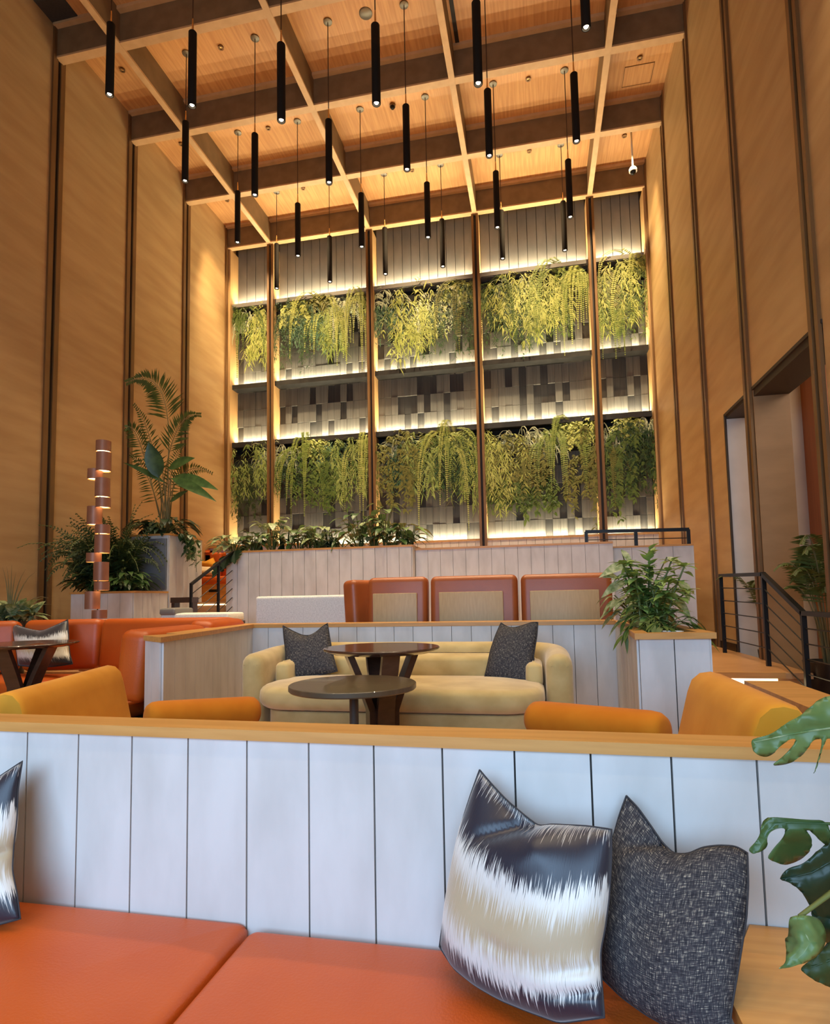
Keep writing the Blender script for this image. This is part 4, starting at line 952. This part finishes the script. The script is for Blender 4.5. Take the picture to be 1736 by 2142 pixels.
HANG = [ # row, bay, kind, colour, px, top, bottom, width
 (0,0,'boston','moss',500,645,785,44),(0,0,'spider','pale',520,645,700,50),(0,0,'asparagus','yellow',549,648,768,46),
 (0,1,'vine','dark',606,632,775,54),(0,1,'button','yellow',618,626,690,50),(0,1,'vine','blue',648,628,745,54),(0,1,'button','olive',672,612,660,50),(0,1,'boston','yellow',682,628,765,50),(0,1,'asparagus','boston',695,640,735,40),(0,1,'boston','pale',722,626,712,42),(0,1,'boston','yellow',756,615,772,38),
 (0,2,'spider','pale',815,600,690,56),(0,2,'vine','blue',808,628,715,44),(0,2,'asparagus','yellow',855,602,750,56),(0,2,'boston','yellow',888,640,712,40),(0,2,'vine','pale',908,602,700,52),(0,2,'vine','dark',945,600,755,46),(0,2,'button','yellow',952,585,640,46),(0,2,'boston','olive',978,590,735,42),
 (0,3,'boston','moss',1024,590,752,38),(0,3,'asparagus','yellow',1050,575,680,54),(0,3,'vine','dark',1056,610,740,48),(0,3,'spider','pale',1078,566,640,80),(0,3,'asparagus','yellow',1092,590,720,50),(0,3,'asparagus','yellow',1140,558,690,60),(0,3,'vine','moss',1158,600,705,46),(0,3,'boston','boston',1178,553,716,46),(0,3,'boston','yellow',1211,562,718,40),
 (0,4,'button','olive',1268,562,650,46),(0,4,'boston','boston',1265,620,732,44),(0,4,'asparagus','yellow',1290,548,690,56),(0,4,'vine','moss',1312,560,705,46),(0,4,'boston','yellow',1340,534,722,40),
 (1,0,'asparagus','asparagus',516,932,1060,88),(1,0,'vine','forest',500,970,1092,46),(1,0,'spider','pale',560,922,1018,40),
 (1,1,'spider','pale',598,920,985,52),(1,1,'vine','dark',600,950,1030,46),(1,1,'boston','boston',640,915,1092,54),(1,1,'button','yellow',660,912,960,50),(1,1,'button','moss',680,940,1090,44),(1,1,'vine','blue',700,925,1000,44),(1,1,'asparagus','asparagus',728,915,1040,64),(1,1,'boston','yellow',768,905,1056,40),
 (1,2,'button','olive',818,905,1090,50),(1,2,'spider','pale',838,902,960,60),(1,2,'vine','blue',850,930,1028,38),(1,2,'asparagus','asparagus',885,905,1025,48),(1,2,'boston','boston',922,898,1035,50),(1,2,'button','yellow',955,893,945,44),(1,2,'boston','yellow',946,905,1098,30),(1,2,'vine','dark',968,910,1045,40),(1,2,'asparagus','boston',988,902,1050,40),
 (1,3,'asparagus','yellow',1042,900,1060,52),(1,3,'vine','moss',1028,990,1070,30),(1,3,'spider','pale',1085,888,950,76),(1,3,'button','olive',1088,915,1050,64),(1,3,'button','moss',1108,980,1090,44),(1,3,'spider','pale',1132,895,965,60),(1,3,'boston','asparagus',1152,900,1018,48),(1,3,'boston','boston',1185,880,1018,50),(1,3,'button','yellow',1212,872,930,56),(1,3,'button','olive',1228,930,1102,44),
 (1,4,'spider','pale',1278,882,950,50),(1,4,'boston','olive',1278,930,1040,36),(1,4,'vine','dark',1308,880,1030,60),(1,4,'button','yellow',1310,868,910,60),(1,4,'button','moss',1342,895,1102,52),(1,4,'spider','pale',1358,864,915,40),(1,4,'vine','forest',1360,900,1040,36)]
bayn = ['far left bay', 'second bay', 'middle bay', 'fourth bay', 'far right bay']
coln = dict(moss='mid-green', pale='pale striped', yellow='yellow-green', dark='dark green', blue='bluish green', olive='olive', boston='light green', asparagus='soft green', forest='deep green')
from collections import Counter
cnt = Counter((h[0], h[1]) for h in HANG); seen = Counter()
for row, bay, kind, colr, px, yt, yb, w in sorted(HANG, key=lambda h: (h[0], h[1], h[4])):
    seen[(row, bay)] += 1; k = seen[(row, bay)]
    a, b = atY(px, yt, 14.1), atY(px, yb, 14.1); wm = w/FPX*14.1*1.02
    m = MB(); fn, nm = KIND[kind]; fn(m, a.x, 14.12, a.z-0.10, wm*0.95, (a.z-b.z)*1.42)
    pos = '%s from left' % ['first', 'second', 'third', 'fourth', 'fifth', 'sixth', 'seventh', 'eighth', 'ninth', 'tenth'][k-1]
    lo, hi = EDGE[bay]+(0.06 if bay else 0.02), EDGE[bay+1]-(0.06 if bay < 4 else 0.02)
    def squeeze(v):
        x, y, z = v; d = 0.16
        if x < lo+d: x = lo+d*math.exp((x-lo-d)/d)
        if x > hi-d: x = hi-d*math.exp((hi-d-x)/d)
        if y < 14.28: y = 14.28-0.27*(1-math.exp((y-14.28)/0.27))
        return (x, min(y, YB-0.08), z)
    m.v = [squeeze(v) for v in m.v]
    o = obj('hanging_fern' if kind in ('boston', 'asparagus') else 'hanging_plant', m, GREEN[colr], None, None, V((a.x, 14.2, a.z)))
    tag(o, '%s %s on the %s planter, %s, %s' % (coln[colr], nm, ('upper', 'lower')[row], bayn[bay], pos), 'hanging plant', 'hanging plants of the planted wall')

# plants standing in planters ------------------------------------------------------
def plant(name, label, base, leaves, mat, stems=None, smat='stem', group=None, cat='plant', stuff=None):
    t = thing(name, label, cat, base, group)
    obj('foliage', leaves, GREEN[mat], t, 60)
    if stems and stems.v: obj('stem', stems, M[smat], t, 60)
    return t
def bush(mb, st, base, n, L, lw, h, spread, shape='ovate', droop=0.5, fold=0.2, cut=False):
    base = V(base)
    for i in range(n):
        a = U(0, 2*math.pi); hh = h*U(0.35, 1.0); rr = spread*U(0.2, 1.0)
        top = base+V((math.cos(a)*rr, math.sin(a)*rr*0.8, hh)); pts = [base+V((math.cos(a)*0.02, math.sin(a)*0.02, 0)), base.lerp(top, 0.5)+V((0, 0, hh*0.12)), top]
        st.tube(pts, 0.005, 5); d = V((math.cos(a), math.sin(a), U(-0.2, 0.5)))
        l = L*U(0.7, 1.1)
        if cut: monstera(mb, top, d, l, lw*U(.8, 1.1), droop, n=24, lobes=4)
        else: leaf(mb, top, d, l, lw*U(0.8, 1.1), droop, shape, n=5, fold=fold)
def swords(mb, base, n, h, w):
    for i in range(n):
        a = U(0, 2*math.pi); leaf(mb, V(base)+V((math.cos(a)*0.05, math.sin(a)*0.05, 0)), (math.cos(a)*0.22, math.sin(a)*0.22, 1), h*U(0.6, 1), w, 0.0, 'blade', V((math.sin(a), 0.3, 0.1)), 5, 0.25)
zs = zA-0.05
MID = [('arrowhead_plant', 'pale arrowhead plant in the planter wall, leftmost', 492, 'variegated', 'b', 0.30, 0.34), ('umbrella_plant', 'umbrella-leaved plant second from left in the planter wall', 528, 'glossy', 'b', 0.42, 0.34), ('arrowhead_plant', 'tall pale-leaved plant beside the first column in the planter wall', 566, 'variegated', 'b', 0.60, 0.3),
       ('snake_plant', 'dark snake plant left of centre in the planter wall', 592, 'deep', 's', 0.5, 0), ('leafy_plant', 'dense leafy green plant just right of the left snake plant', 622, 'glossy', 'b', 0.36, 0.36), ('leafy_plant', 'upright fresh-green plant rising in the planter wall', 645, 'fresh', 'b', 0.54, 0.24),
       ('leafy_plant', 'pale bushy plant before the dark blades in the planter wall', 668, 'variegated', 'b', 0.40, 0.28), ('snake_plant', 'dark snake plant in the middle of the planter wall', 690, 'deep', 's', 0.46, 0), ('lily_plant', 'arching lance-leaved lily plant in the middle of the planter wall', 708, 'glossy', 'l', 0.45, 0.32),
       ('umbrella_plant', 'broad-leaved tall plant left of the second column', 752, 'glossy', 'b', 0.62, 0.36), ('arrowhead_plant', 'pale broad plant under the second column', 778, 'variegated', 'b', 0.52, 0.30), ('rubber_plant', 'single tall stem with large fresh leaves right of the second column', 806, 'fresh', 'b', 0.78, 0.2),
       ('leafy_plant', 'dense dark leafy plant right of the second column', 818, 'glossy', 'b', 0.34, 0.36), ('fern_plant', 'fresh feathery plant near the right end of the planter wall', 846, 'fresh', 'b', 0.46, 0.28), ('snake_plant', 'short dark snake plant at the right end of the planter wall', 880, 'deep', 's', 0.36, 0)]
for nm, lab, px, g, ty, h, sp in MID:
    p = atY(px, 1146, 9.5); p = V((min(p.x, -2.1), 9.42+U(0, 0.25), zs)); m = MB(); st = MB()
    if ty == 's': swords(m, p, 11, h, 0.07)
    elif ty == 'l': bush(m, st, p, 22, 0.36, 0.07, h*0.7, sp, 'lance', 0.8)
    else: bush(m, st, p, 30 if sp > 0.25 else 18, 0.24, 0.15, h*1.02, sp, 'ovate', 0.5)
    plant(nm, lab, p, m, g, st)
m = MB(); st = MB(); p = V((-5.08, 9.3, zs))
for k, (dx, dz) in enumerate(((-0.10, -0.12), (-0.02, -0.02), (0.10, 0.06))):
    q = p+V((dx, -0.12, dz)); st.tube([p, p+V((dx*0.5, -0.06, dz+0.12)), q], 0.006, 5); monstera(m, q, (-0.35+0.3*k, -0.5, -0.7), 0.32 if not k else 0.26, 0.28, 0.15, V((0, -1, 0.5)), 4, 0.5, 28)
plant('monstera_plant', 'dark monstera leaf hanging over the left end of the planter wall', p, m, 'deep', st)

# palm and shrubs in the tall left planter
zt2 = ztall-0.05
m = MB(); st = MB(); p = V((-6.30, 9.1, zt2))
PALM = [((330, 905), (268, 775), 0.3, (0.2, -0.4, 0)), ((338, 930), (352, 838), 0.0, None)]
def palm_frond(mb, stx, b, mid, tip, ll, n, w, hang=0.25, r=0.012, start=0.25, plane=False):
    pts = []
    for k in range(13):
        t = k/12; pts.append(V(b)*(1-t)**2+V(mid)*2*t*(1-t)+V(tip)*t*t)
    stx.tube(pts, [r*(1-0.7*k/12) for k in range(13)], 6); frond(mb, pts, ll, n, w, 58, start, hang, 0.55, plane)
for (mx, my), (tx, ty_), ll, nn, w, hg, stt in (((395, 735), (264, 800), 0.62, 36, 0.040, 0.15, 0.42), ((345, 850), (420, 868), 0.44, 30, 0.036, 0.0, 0.42), ((285, 850), (262, 900), 0.42, 26, 0.032, 0.2, 0.35),
        ((330, 905), (280, 845), 0.40, 24, 0.030, 0.2, 0.35), ((360, 940), (445, 990), 0.34, 24, 0.026, 0.3, 0.4), ((320, 980), (272, 950), 0.36, 22, 0.026, 0.3, 0.3), ((350, 960), (385, 930), 0.30, 22, 0.024, 0.3, 0.3)):
    palm_frond(m, st, p+V((U(-.08, .08), U(-.06, .06), 0)), atY(mx, my, 9.0), atY(tx, ty_, 8.85), ll, nn, w, hg, start=stt, plane=True)
plant('kentia_palm', 'tall kentia palm in the tall left planter box', p, m, 'palm', st, 'bark')
m = MB(); st = MB(); p = V((-6.12, 9.0, zt2))
for (bx, by), (tx, ty_), w, Yq in (((332, 1000), (312, 918), 0.30, 8.8), ((352, 980), (405, 950), 0.22, 8.7), ((365, 995), (452, 1010), 0.20, 8.6), ((358, 1000), (448, 1032), 0.17, 8.5), ((340, 985), (300, 955), 0.16, 8.9), ((345, 1010), (262, 958), 0.1, 8.9), ((355, 1050), (392, 1020), 0.12, 8.7)):
    a, b = atY(bx, by, Yq), atY(tx, ty_, Yq-0.15); st.tube([p, p.lerp(a, 0.5)+V((0.0, 0, 0.08)), a], [0.014, 0.011, 0.007], 6)
    leaf(m, a, b-a, (b-a).length*1.05, w, 0.12, 'ovate', V((0.2, -1, 0.5)), 8, 0.12)
plant('bird_of_paradise', 'bird of paradise plant with paddle leaves under the palm, left', p, m, 'glossy', st, 'bark')
m = MB(); st = MB(); p = V((-6.2, 8.95, zt2)); bush(m, st, p, 60, 0.3, 0.13, 0.34, 0.45, 'ovate', 0.6)
plant('philodendron', 'leafy philodendron around the palm base in the tall left planter', p, m, 'deep', st)
m = MB(); st = MB(); p = V((-5.86, 8.72, zt2+0.03))
for k in range(9):
    pts = curve(p+V((U(-.1, .02), U(-.05, .5), 0)), (0.8, U(-.6, .2), 0.6), U(0.35, 1.15), 1.3, 9); st.tube(pts, 0.004, 5)
    for q in range(9):
        c, d = at_t(pts, U(0.2, 1)); leaf(m, c, (U(-1, 1), U(-1, .2), U(-.8, .1)), U(0.08, 0.14), U(0.06, 0.1), 0.3, 'ovate', n=4)
plant('trailing_pothos', 'pothos trailing down the right side of the tall left planter', p, m, 'glossy', st)
m = MB(); st = MB()
for c in ((-6.78, 8.2), (-6.66, 8.15), (-6.5, 8.2), (-6.62, 8.35), (-6.42, 8.3)):
    for k in range(40):
        pts = curve((c[0]+U(-.06, .06), c[1], zlow-0.04), (U(-.55, .4), U(-.5, .25), 1.3), U(0.5, 1.6), U(0.25, 0.7), 9); st.tube(pts, 0.004, 4)
        frond(m, pts, U(0.16, 0.26), 24, 0.024, 50, 0.12, 0.25, 0.6, V((1, U(-.6, .6), 0)))
plant('fern_bush', 'dark feathery fern bush behind the copper lamp in the low planter', (-6.4, 8.2, zlow-0.05), m, 'forest', st)
for k, (cx_, lab, g) in enumerate(((-6.7, 'pale leafy philodendron at the left end of the low planter', 'glossy'), (-6.4, 'leafy philodendron right behind the copper lamp in the low planter', 'forest'), (-6.12, 'leafy philodendron at the right end of the low planter', 'glossy'))):
    m = MB(); st = MB(); p = V((cx_, 8.0, zlow-0.05)); bush(m, st, p, 44, 0.26, 0.10, 0.34, 0.36, 'lance', 0.6)
    for q in range(8):
        a = U(0, 6.28); monstera(m, p+V((math.cos(a)*0.2, -0.1+math.sin(a)*0.15, U(0.15, 0.3))), (math.cos(a), -0.5, 0.2), 0.28, 0.2, 0.5, n=20, lobes=4)
    plant('philodendron', lab, p, m, g, st)
# bromeliad behind the booth at the left edge
m = MB(); st = MB(); p = atY(20, 1310, 6.1)
p = V((p.x, 6.1, Z1+0.66))
for k in range(48):
    a = U(0, 6.28); leaf(m, p+V((U(-.28, .28), U(-.1, .1), 0)), (math.cos(a), math.sin(a)*0.7, U(0.4, 1.8)), U(0.4, 0.66), U(0.10, 0.17), 0.4, 'lance', n=6)
t = plant('dieffenbachia', 'pale variegated plant behind the booth at the left edge', p, m, 'variegated', st)
for k in range(7):
    a = U(-0.4, 0.6); pts = curve(p, (a+0.35, -0.1, 1), U(0.6, 0.8), 0.3, 6); st.tube(pts, [0.012, 0.011, 0.009, 0.007, 0.005, 0.003, 0.001], 6)
obj('stem', st, M['bark'], t, 60)
tag(obj('plant_pot', MB().lathe([(0, 0), (0.16, 0), (0.2, 0.66), (0.18, 0.66), (0.165, 0.63), (0, 0.63)], 32, (p.x, p.y, Z1)), M['blackpot'], None, 40), 'dark pot of the variegated plant behind the left booth', 'pot')

# plants in the block planter at the right of the niche
zp = zP-0.06
pc = atY(1360, 1290, 4.55)
m = MB(); st = MB()
p = V((0.72, 4.35, zp))
for k in range(20):
    top = atY(U(1296, 1446), U(1165, 1280), U(4.1, 4.6)); base = p+V((U(-.08, .1), U(-.15, .2), 0)); pts = [base, base.lerp(top, 0.55)+V((0, 0, 0.04)), top]; st.tube(pts, 0.006, 5)
    for q in range(12):
        c, d = at_t(pts, U(0.3, 1)); a = U(0, 6.28); leaf(m, c, (math.cos(a), math.sin(a), U(-.2, .5)), U(0.08, 0.14), U(0.055, 0.08), 0.35, 'obovate', n=4)
    for q in range(7): a = q*0.9; leaf(m, top, (math.cos(a), math.sin(a), U(0.1, .7)), U(0.08, 0.13), U(0.045, 0.06), 0.35, 'obovate', n=4)
top = atY(1358, 1150, 4.4); st.tube([p, p.lerp(top, 0.5), top], 0.007, 5)
for q in range(22):
    c = p.lerp(top, U(0.6, 1)); a = U(0, 6.28); leaf(m, c, (math.cos(a), math.sin(a), U(0.2, 1.2)), U(0.09, 0.14), U(0.05, 0.065), 0.25, 'obovate', n=4)
t = plant('peperomia_plant', 'bright green bushy plant in a white bowl on the right planter block', p, m, 'bright', st)
bp = atY(1386, 1300, 4.05)
tag(obj('plant_bowl', MB().lathe([(0, 0), (0.05, 0), (0.075, 0.05), (0.07, 0.05), (0.048, 0.008), (0, 0.008)], 28, (0.80, 4.0, zP-0.058)), M['whitepot'], None, 40), 'small white bowl at the foot of the bright green plant', 'bowl')
m = MB(); st = MB(); p = V((0.74, 4.85, zp))
for (bx, by), (tx, ty_), w in (((1318, 1178), (1258, 1192), 0.09), ((1300, 1150), (1322, 1175), 0.05), ((1395, 1165), (1432, 1180), 0.06), ((1290, 1205), (1262, 1200), 0.07), ((1425, 1215), (1440, 1245), 0.08), ((1410, 1240), (1445, 1290), 0.06), ((1310, 1215), (1262, 1235), 0.08)):
    a, b = atY(bx, by, 4.7), atY(tx, ty_, 4.6); st.tube([p, p.lerp(a, 0.5)+V((0, 0, 0.06)), a], 0.005, 5); leaf(m, a, b-a, (b-a).length*1.1, w, 0.2, 'ovate', V((0.1, -0.7, 0.7)), 6)
bush(m, st, p+V((0.02, -0.12, 0)), 60, 0.16, 0.08, 0.30, 0.24, 'lance', 0.7)
plant('aglaonema', 'darker broad-leaved plant behind the bright green plant on the right block', p, m, 'variegated', st)
m = MB(); st = MB(); p = V((0.78, 4.12, zp))
for k in range(26):
    pts = curve(p+V((U(-.08, .06), U(-.1, .2), 0)), (U(-.8, .8), U(-.6, .1), 0.9), U(0.15, 0.34), 0.7, 6); st.tube(pts, 0.003, 4)
    for q in range(6):
        c, d = at_t(pts, U(0.4, 1)); leaf(m, c, d+V((U(-.6, .6), U(-.6, .2), U(-.3, .3))), U(0.07, 0.12), U(0.025, 0.04), 0.4, 'lance', n=4)
plant('leafy_fern', 'low ferny plant at the front of the right planter block', p, m, 'moss', st)

# palms beyond the right handrail
def palmclump(label, c, z, canes, h, spread, mat, pot):
    m = MB(); st = MB(); c = V((c[0], c[1], z))
    for k in range(canes):
        a = 2*math.pi*k/canes+U(-.3, .3); hh = h*U(0.55, 1.0); rr = spread*U(0.35, 1.0)
        b = c+V((math.cos(a)*0.07, math.sin(a)*0.07, 0)); mid = c+V((math.cos(a)*rr*0.35, math.sin(a)*rr*0.35, hh*1.12)); tip = c+V((math.cos(a)*rr, math.sin(a)*rr, hh*0.82))
        palm_frond(m, st, b, mid, tip, 0.34, 26, 0.022, 0.3, 0.009, 0.42)
    return plant('areca_palm', label, c, m, mat, st, 'bark')
palmclump('areca palm in a dark pot beyond the right handrail at the edge', (2.98, 7.05), Z0+0.36, 26, 1.6, 0.62, 'palm', None)
tag(obj('plant_pot', MB().lathe([(0, 0), (0.22, 0), (0.27, 0.40), (0.25, 0.40), (0.235, 0.36), (0, 0.36)], 40, (2.98, 7.05, Z0)), M['blackpot'], None, 40), 'large black pot at the foot of the right palm behind the handrail', 'pot')
palmclump('areca palm reaching out of the doorway behind the upper right handrail', (3.06, 8.86), Z0+0.33, 9, 1.25, 0.72, 'palm', None)
tag(obj('plant_pot', MB().lathe([(0, 0), (0.16, 0), (0.2, 0.36), (0.18, 0.36), (0.17, 0.33), (0, 0.33)], 32, (3.06, 8.86, Z0)), M['blackpot'], None, 40), 'black pot of the palm standing in the right doorway', 'pot')

# split-leaf plant in the foreground right
MP = p = V((0.70, 1.10, -0.68))
t = thing('monstera_plant', 'large split-leaf monstera at the right edge of the foreground', 'plant', p)
st = MB()
from mathutils.geometry import delaunay_2d_cdt
def blade(outline, rib, Yr, Ye, g, dome, label=None, step=13.0):
    """one leaf blade of real size: outline given on the picture grid, bent about its midrib in depth (Yr near, Ye at the rim)"""
    out = [V((x/2.967+1436, y/2.967+1420)) for x, y in outline]; rb = [V((x/2.967+1436, y/2.967+1420)) for x, y in rib]
    P = []                                              # smooth the outline (Chaikin)
    for _ in range(2):
        P = []
        for i in range(len(out)): q = out[(i+1) % len(out)]; P += [out[i]*0.78+q*0.22, out[i]*0.22+q*0.78]
        out = P
    n_ = len(P); pts = list(P)
    x0, x1, y0, y1 = min(p.x for p in P), max(p.x for p in P), min(p.y for p in P), max(p.y for p in P)
    yy = y0
    while yy < y1:
        xx = x0+(step/2 if int((yy-y0)/step) % 2 else 0)
        while xx < x1: pts.append(V((xx, yy))); xx += step
        yy += step*0.87
    vs_, es, fs, _, _, _ = delaunay_2d_cdt([V((p.x, p.y)) for p in pts], [(i, (i+1) % n_) for i in range(n_)], [], 1, 1e-4)
    def dist(p):
        best = 1e9
        for q0, q1 in zip(rb, rb[1:]):
            e = q1-q0; tt = max(0, min(1, (p-q0).dot(e)/e.length_squared)); best = min(best, (q0+e*tt-p).length)
        return best
    W_ = max(dist(p) for p in P); m = MB(); vv = []
    for p in vs_:
        d_ = dist(p); f = d_/W_
        vv.append(atY(p.x, p.y, Yr+(Ye-Yr)*f*f+dome*math.sin(min(1, f*2.2)*math.pi)*-1+0.003*math.sin(d_*0.45)))
    used = sorted(set(k for f in fs for k in f)); rm = {k: i for i, k in enumerate(used)}
    m.add([vv[k] for k in used], [tuple(rm[k] for k in f) for f in fs])
    o = obj('leaf', m, GREEN[g], t, 180)
    sm = o.modifiers.new('thickness', 'SOLIDIFY'); sm.thickness = 0.0012
    if label: o['label'] = label
    r3 = [atY(q.x, q.y, Yr-0.001) for q in rb]
    obj('midrib', MB().tube(r3, [0.0024*(1-0.7*i/max(1, len(r3)-1)) for i in range(len(r3))], 8), GREEN['variegated' if g == 'fresh' else g], o, 60)
    a = r3[0]; pts = [MP+V((0, 0, 0.15)), (MP+V((0, 0, 0.25))).lerp(a, 0.55)+V((0, 0.02, 0.06)), a]; st.tube(pts, [0.007, 0.006, 0.003], 8)
blade([(398,380),(440,364),(520,345),(600,290),(640,260),(700,235),(760,180),(830,125),(890,105),(1010,70),(1120,150),(1150,300),(1120,420),(1050,520),(985,610),(940,660),(950,560),(960,470),(940,400),(905,372),(872,368),(862,385),(845,430),(822,500),(805,550),(785,605),(765,645),(815,610),(800,640),(765,648),(765,644),(780,600),(800,550),(820,500),(838,440),(850,395),(845,366),(800,372),(775,395),(735,450),(690,495),(650,517),(595,531),(525,537),(585,492),(635,445),(668,402),(680,374),(650,372),(600,398),(560,442),(520,472),(490,483),(440,472),(410,445)][:26]+[(850,372),(800,370),(775,395),(735,450),(690,495),(650,517),(595,531),(525,537),(585,492),(635,445),(668,402),(680,374),(650,372),(600,398),(560,442),(520,472),(490,483),(440,472),(410,445)],
      [(1080,270),(960,295),(800,318),(640,345),(500,375),(415,392)], 1.085, 1.13, 'fresh', 0.006)
blade([(380,1060),(410,1090),(450,1075),(490,1050),(502,1020),(500,985),(520,950),(560,930),(605,925),(615,945),(595,990),(540,1050),(498,1110),(530,1130),(600,1155),(660,1140),(720,1110),(770,1060),(780,1010),(768,970),(735,938),(762,935),(800,975),(835,1010),(880,1040),(900,960),(860,876),(760,875),(640,865),(520,855),(480,880),(460,915),(455,965),(430,1010)],
      [(900,900),(760,895),(640,890),(540,900),(480,960),(420,1050)], 1.06, 1.12, 'glossy', 0.008)
blade([(575,1245),(600,1200),(640,1170),(720,1150),(790,1090),(890,1000),(1000,980),(1040,1300),(1000,1600),(890,1560),(800,1480),(770,1420),(720,1330),(690,1300),(640,1265)],
      [(1000,1050),(900,1130),(780,1200),(680,1225),(590,1243)], 1.09, 1.15, 'deep', 0.008)
blade([(565,1798),(610,1770),(625,1700),(612,1610),(640,1590),(632,1500),(650,1475),(700,1465),(780,1470),(830,1500),(860,1560),(862,1620),(840,1680),(790,1730),(720,1765),(650,1790),(600,1798)],
      [(700,1475),(735,1560),(760,1640),(720,1710),(650,1760),(575,1796)], 1.0, 1.03, 'fresh', 0.010, 'bright young heart-shaped leaf')
blade([(700,1800),(760,1750),(830,1700),(890,1620),(1000,1600),(1040,1800),(1000,1960),(890,1910),(800,1875),(740,1835)],
      [(1000,1700),(900,1740),(800,1780),(720,1800)], 1.06, 1.10, 'forest', 0.006)
blade([(760,1440),(820,1400),(900,1380),(1040,1380),(1060,1640),(960,1720),(880,1660),(820,1560)], [(1030,1450),(920,1480),(800,1450)], 1.12, 1.17, 'deep', 0.006)
obj('stem', st, M['stem'], t, 60)
obj('pot', MB().lathe([(0, 0), (0.09, 0), (0.12, 0.2), (0.11, 0.2), (0.1, 0.18), (0, 0.18)], 32, tuple(p)), M['blackpot'], t, 40)
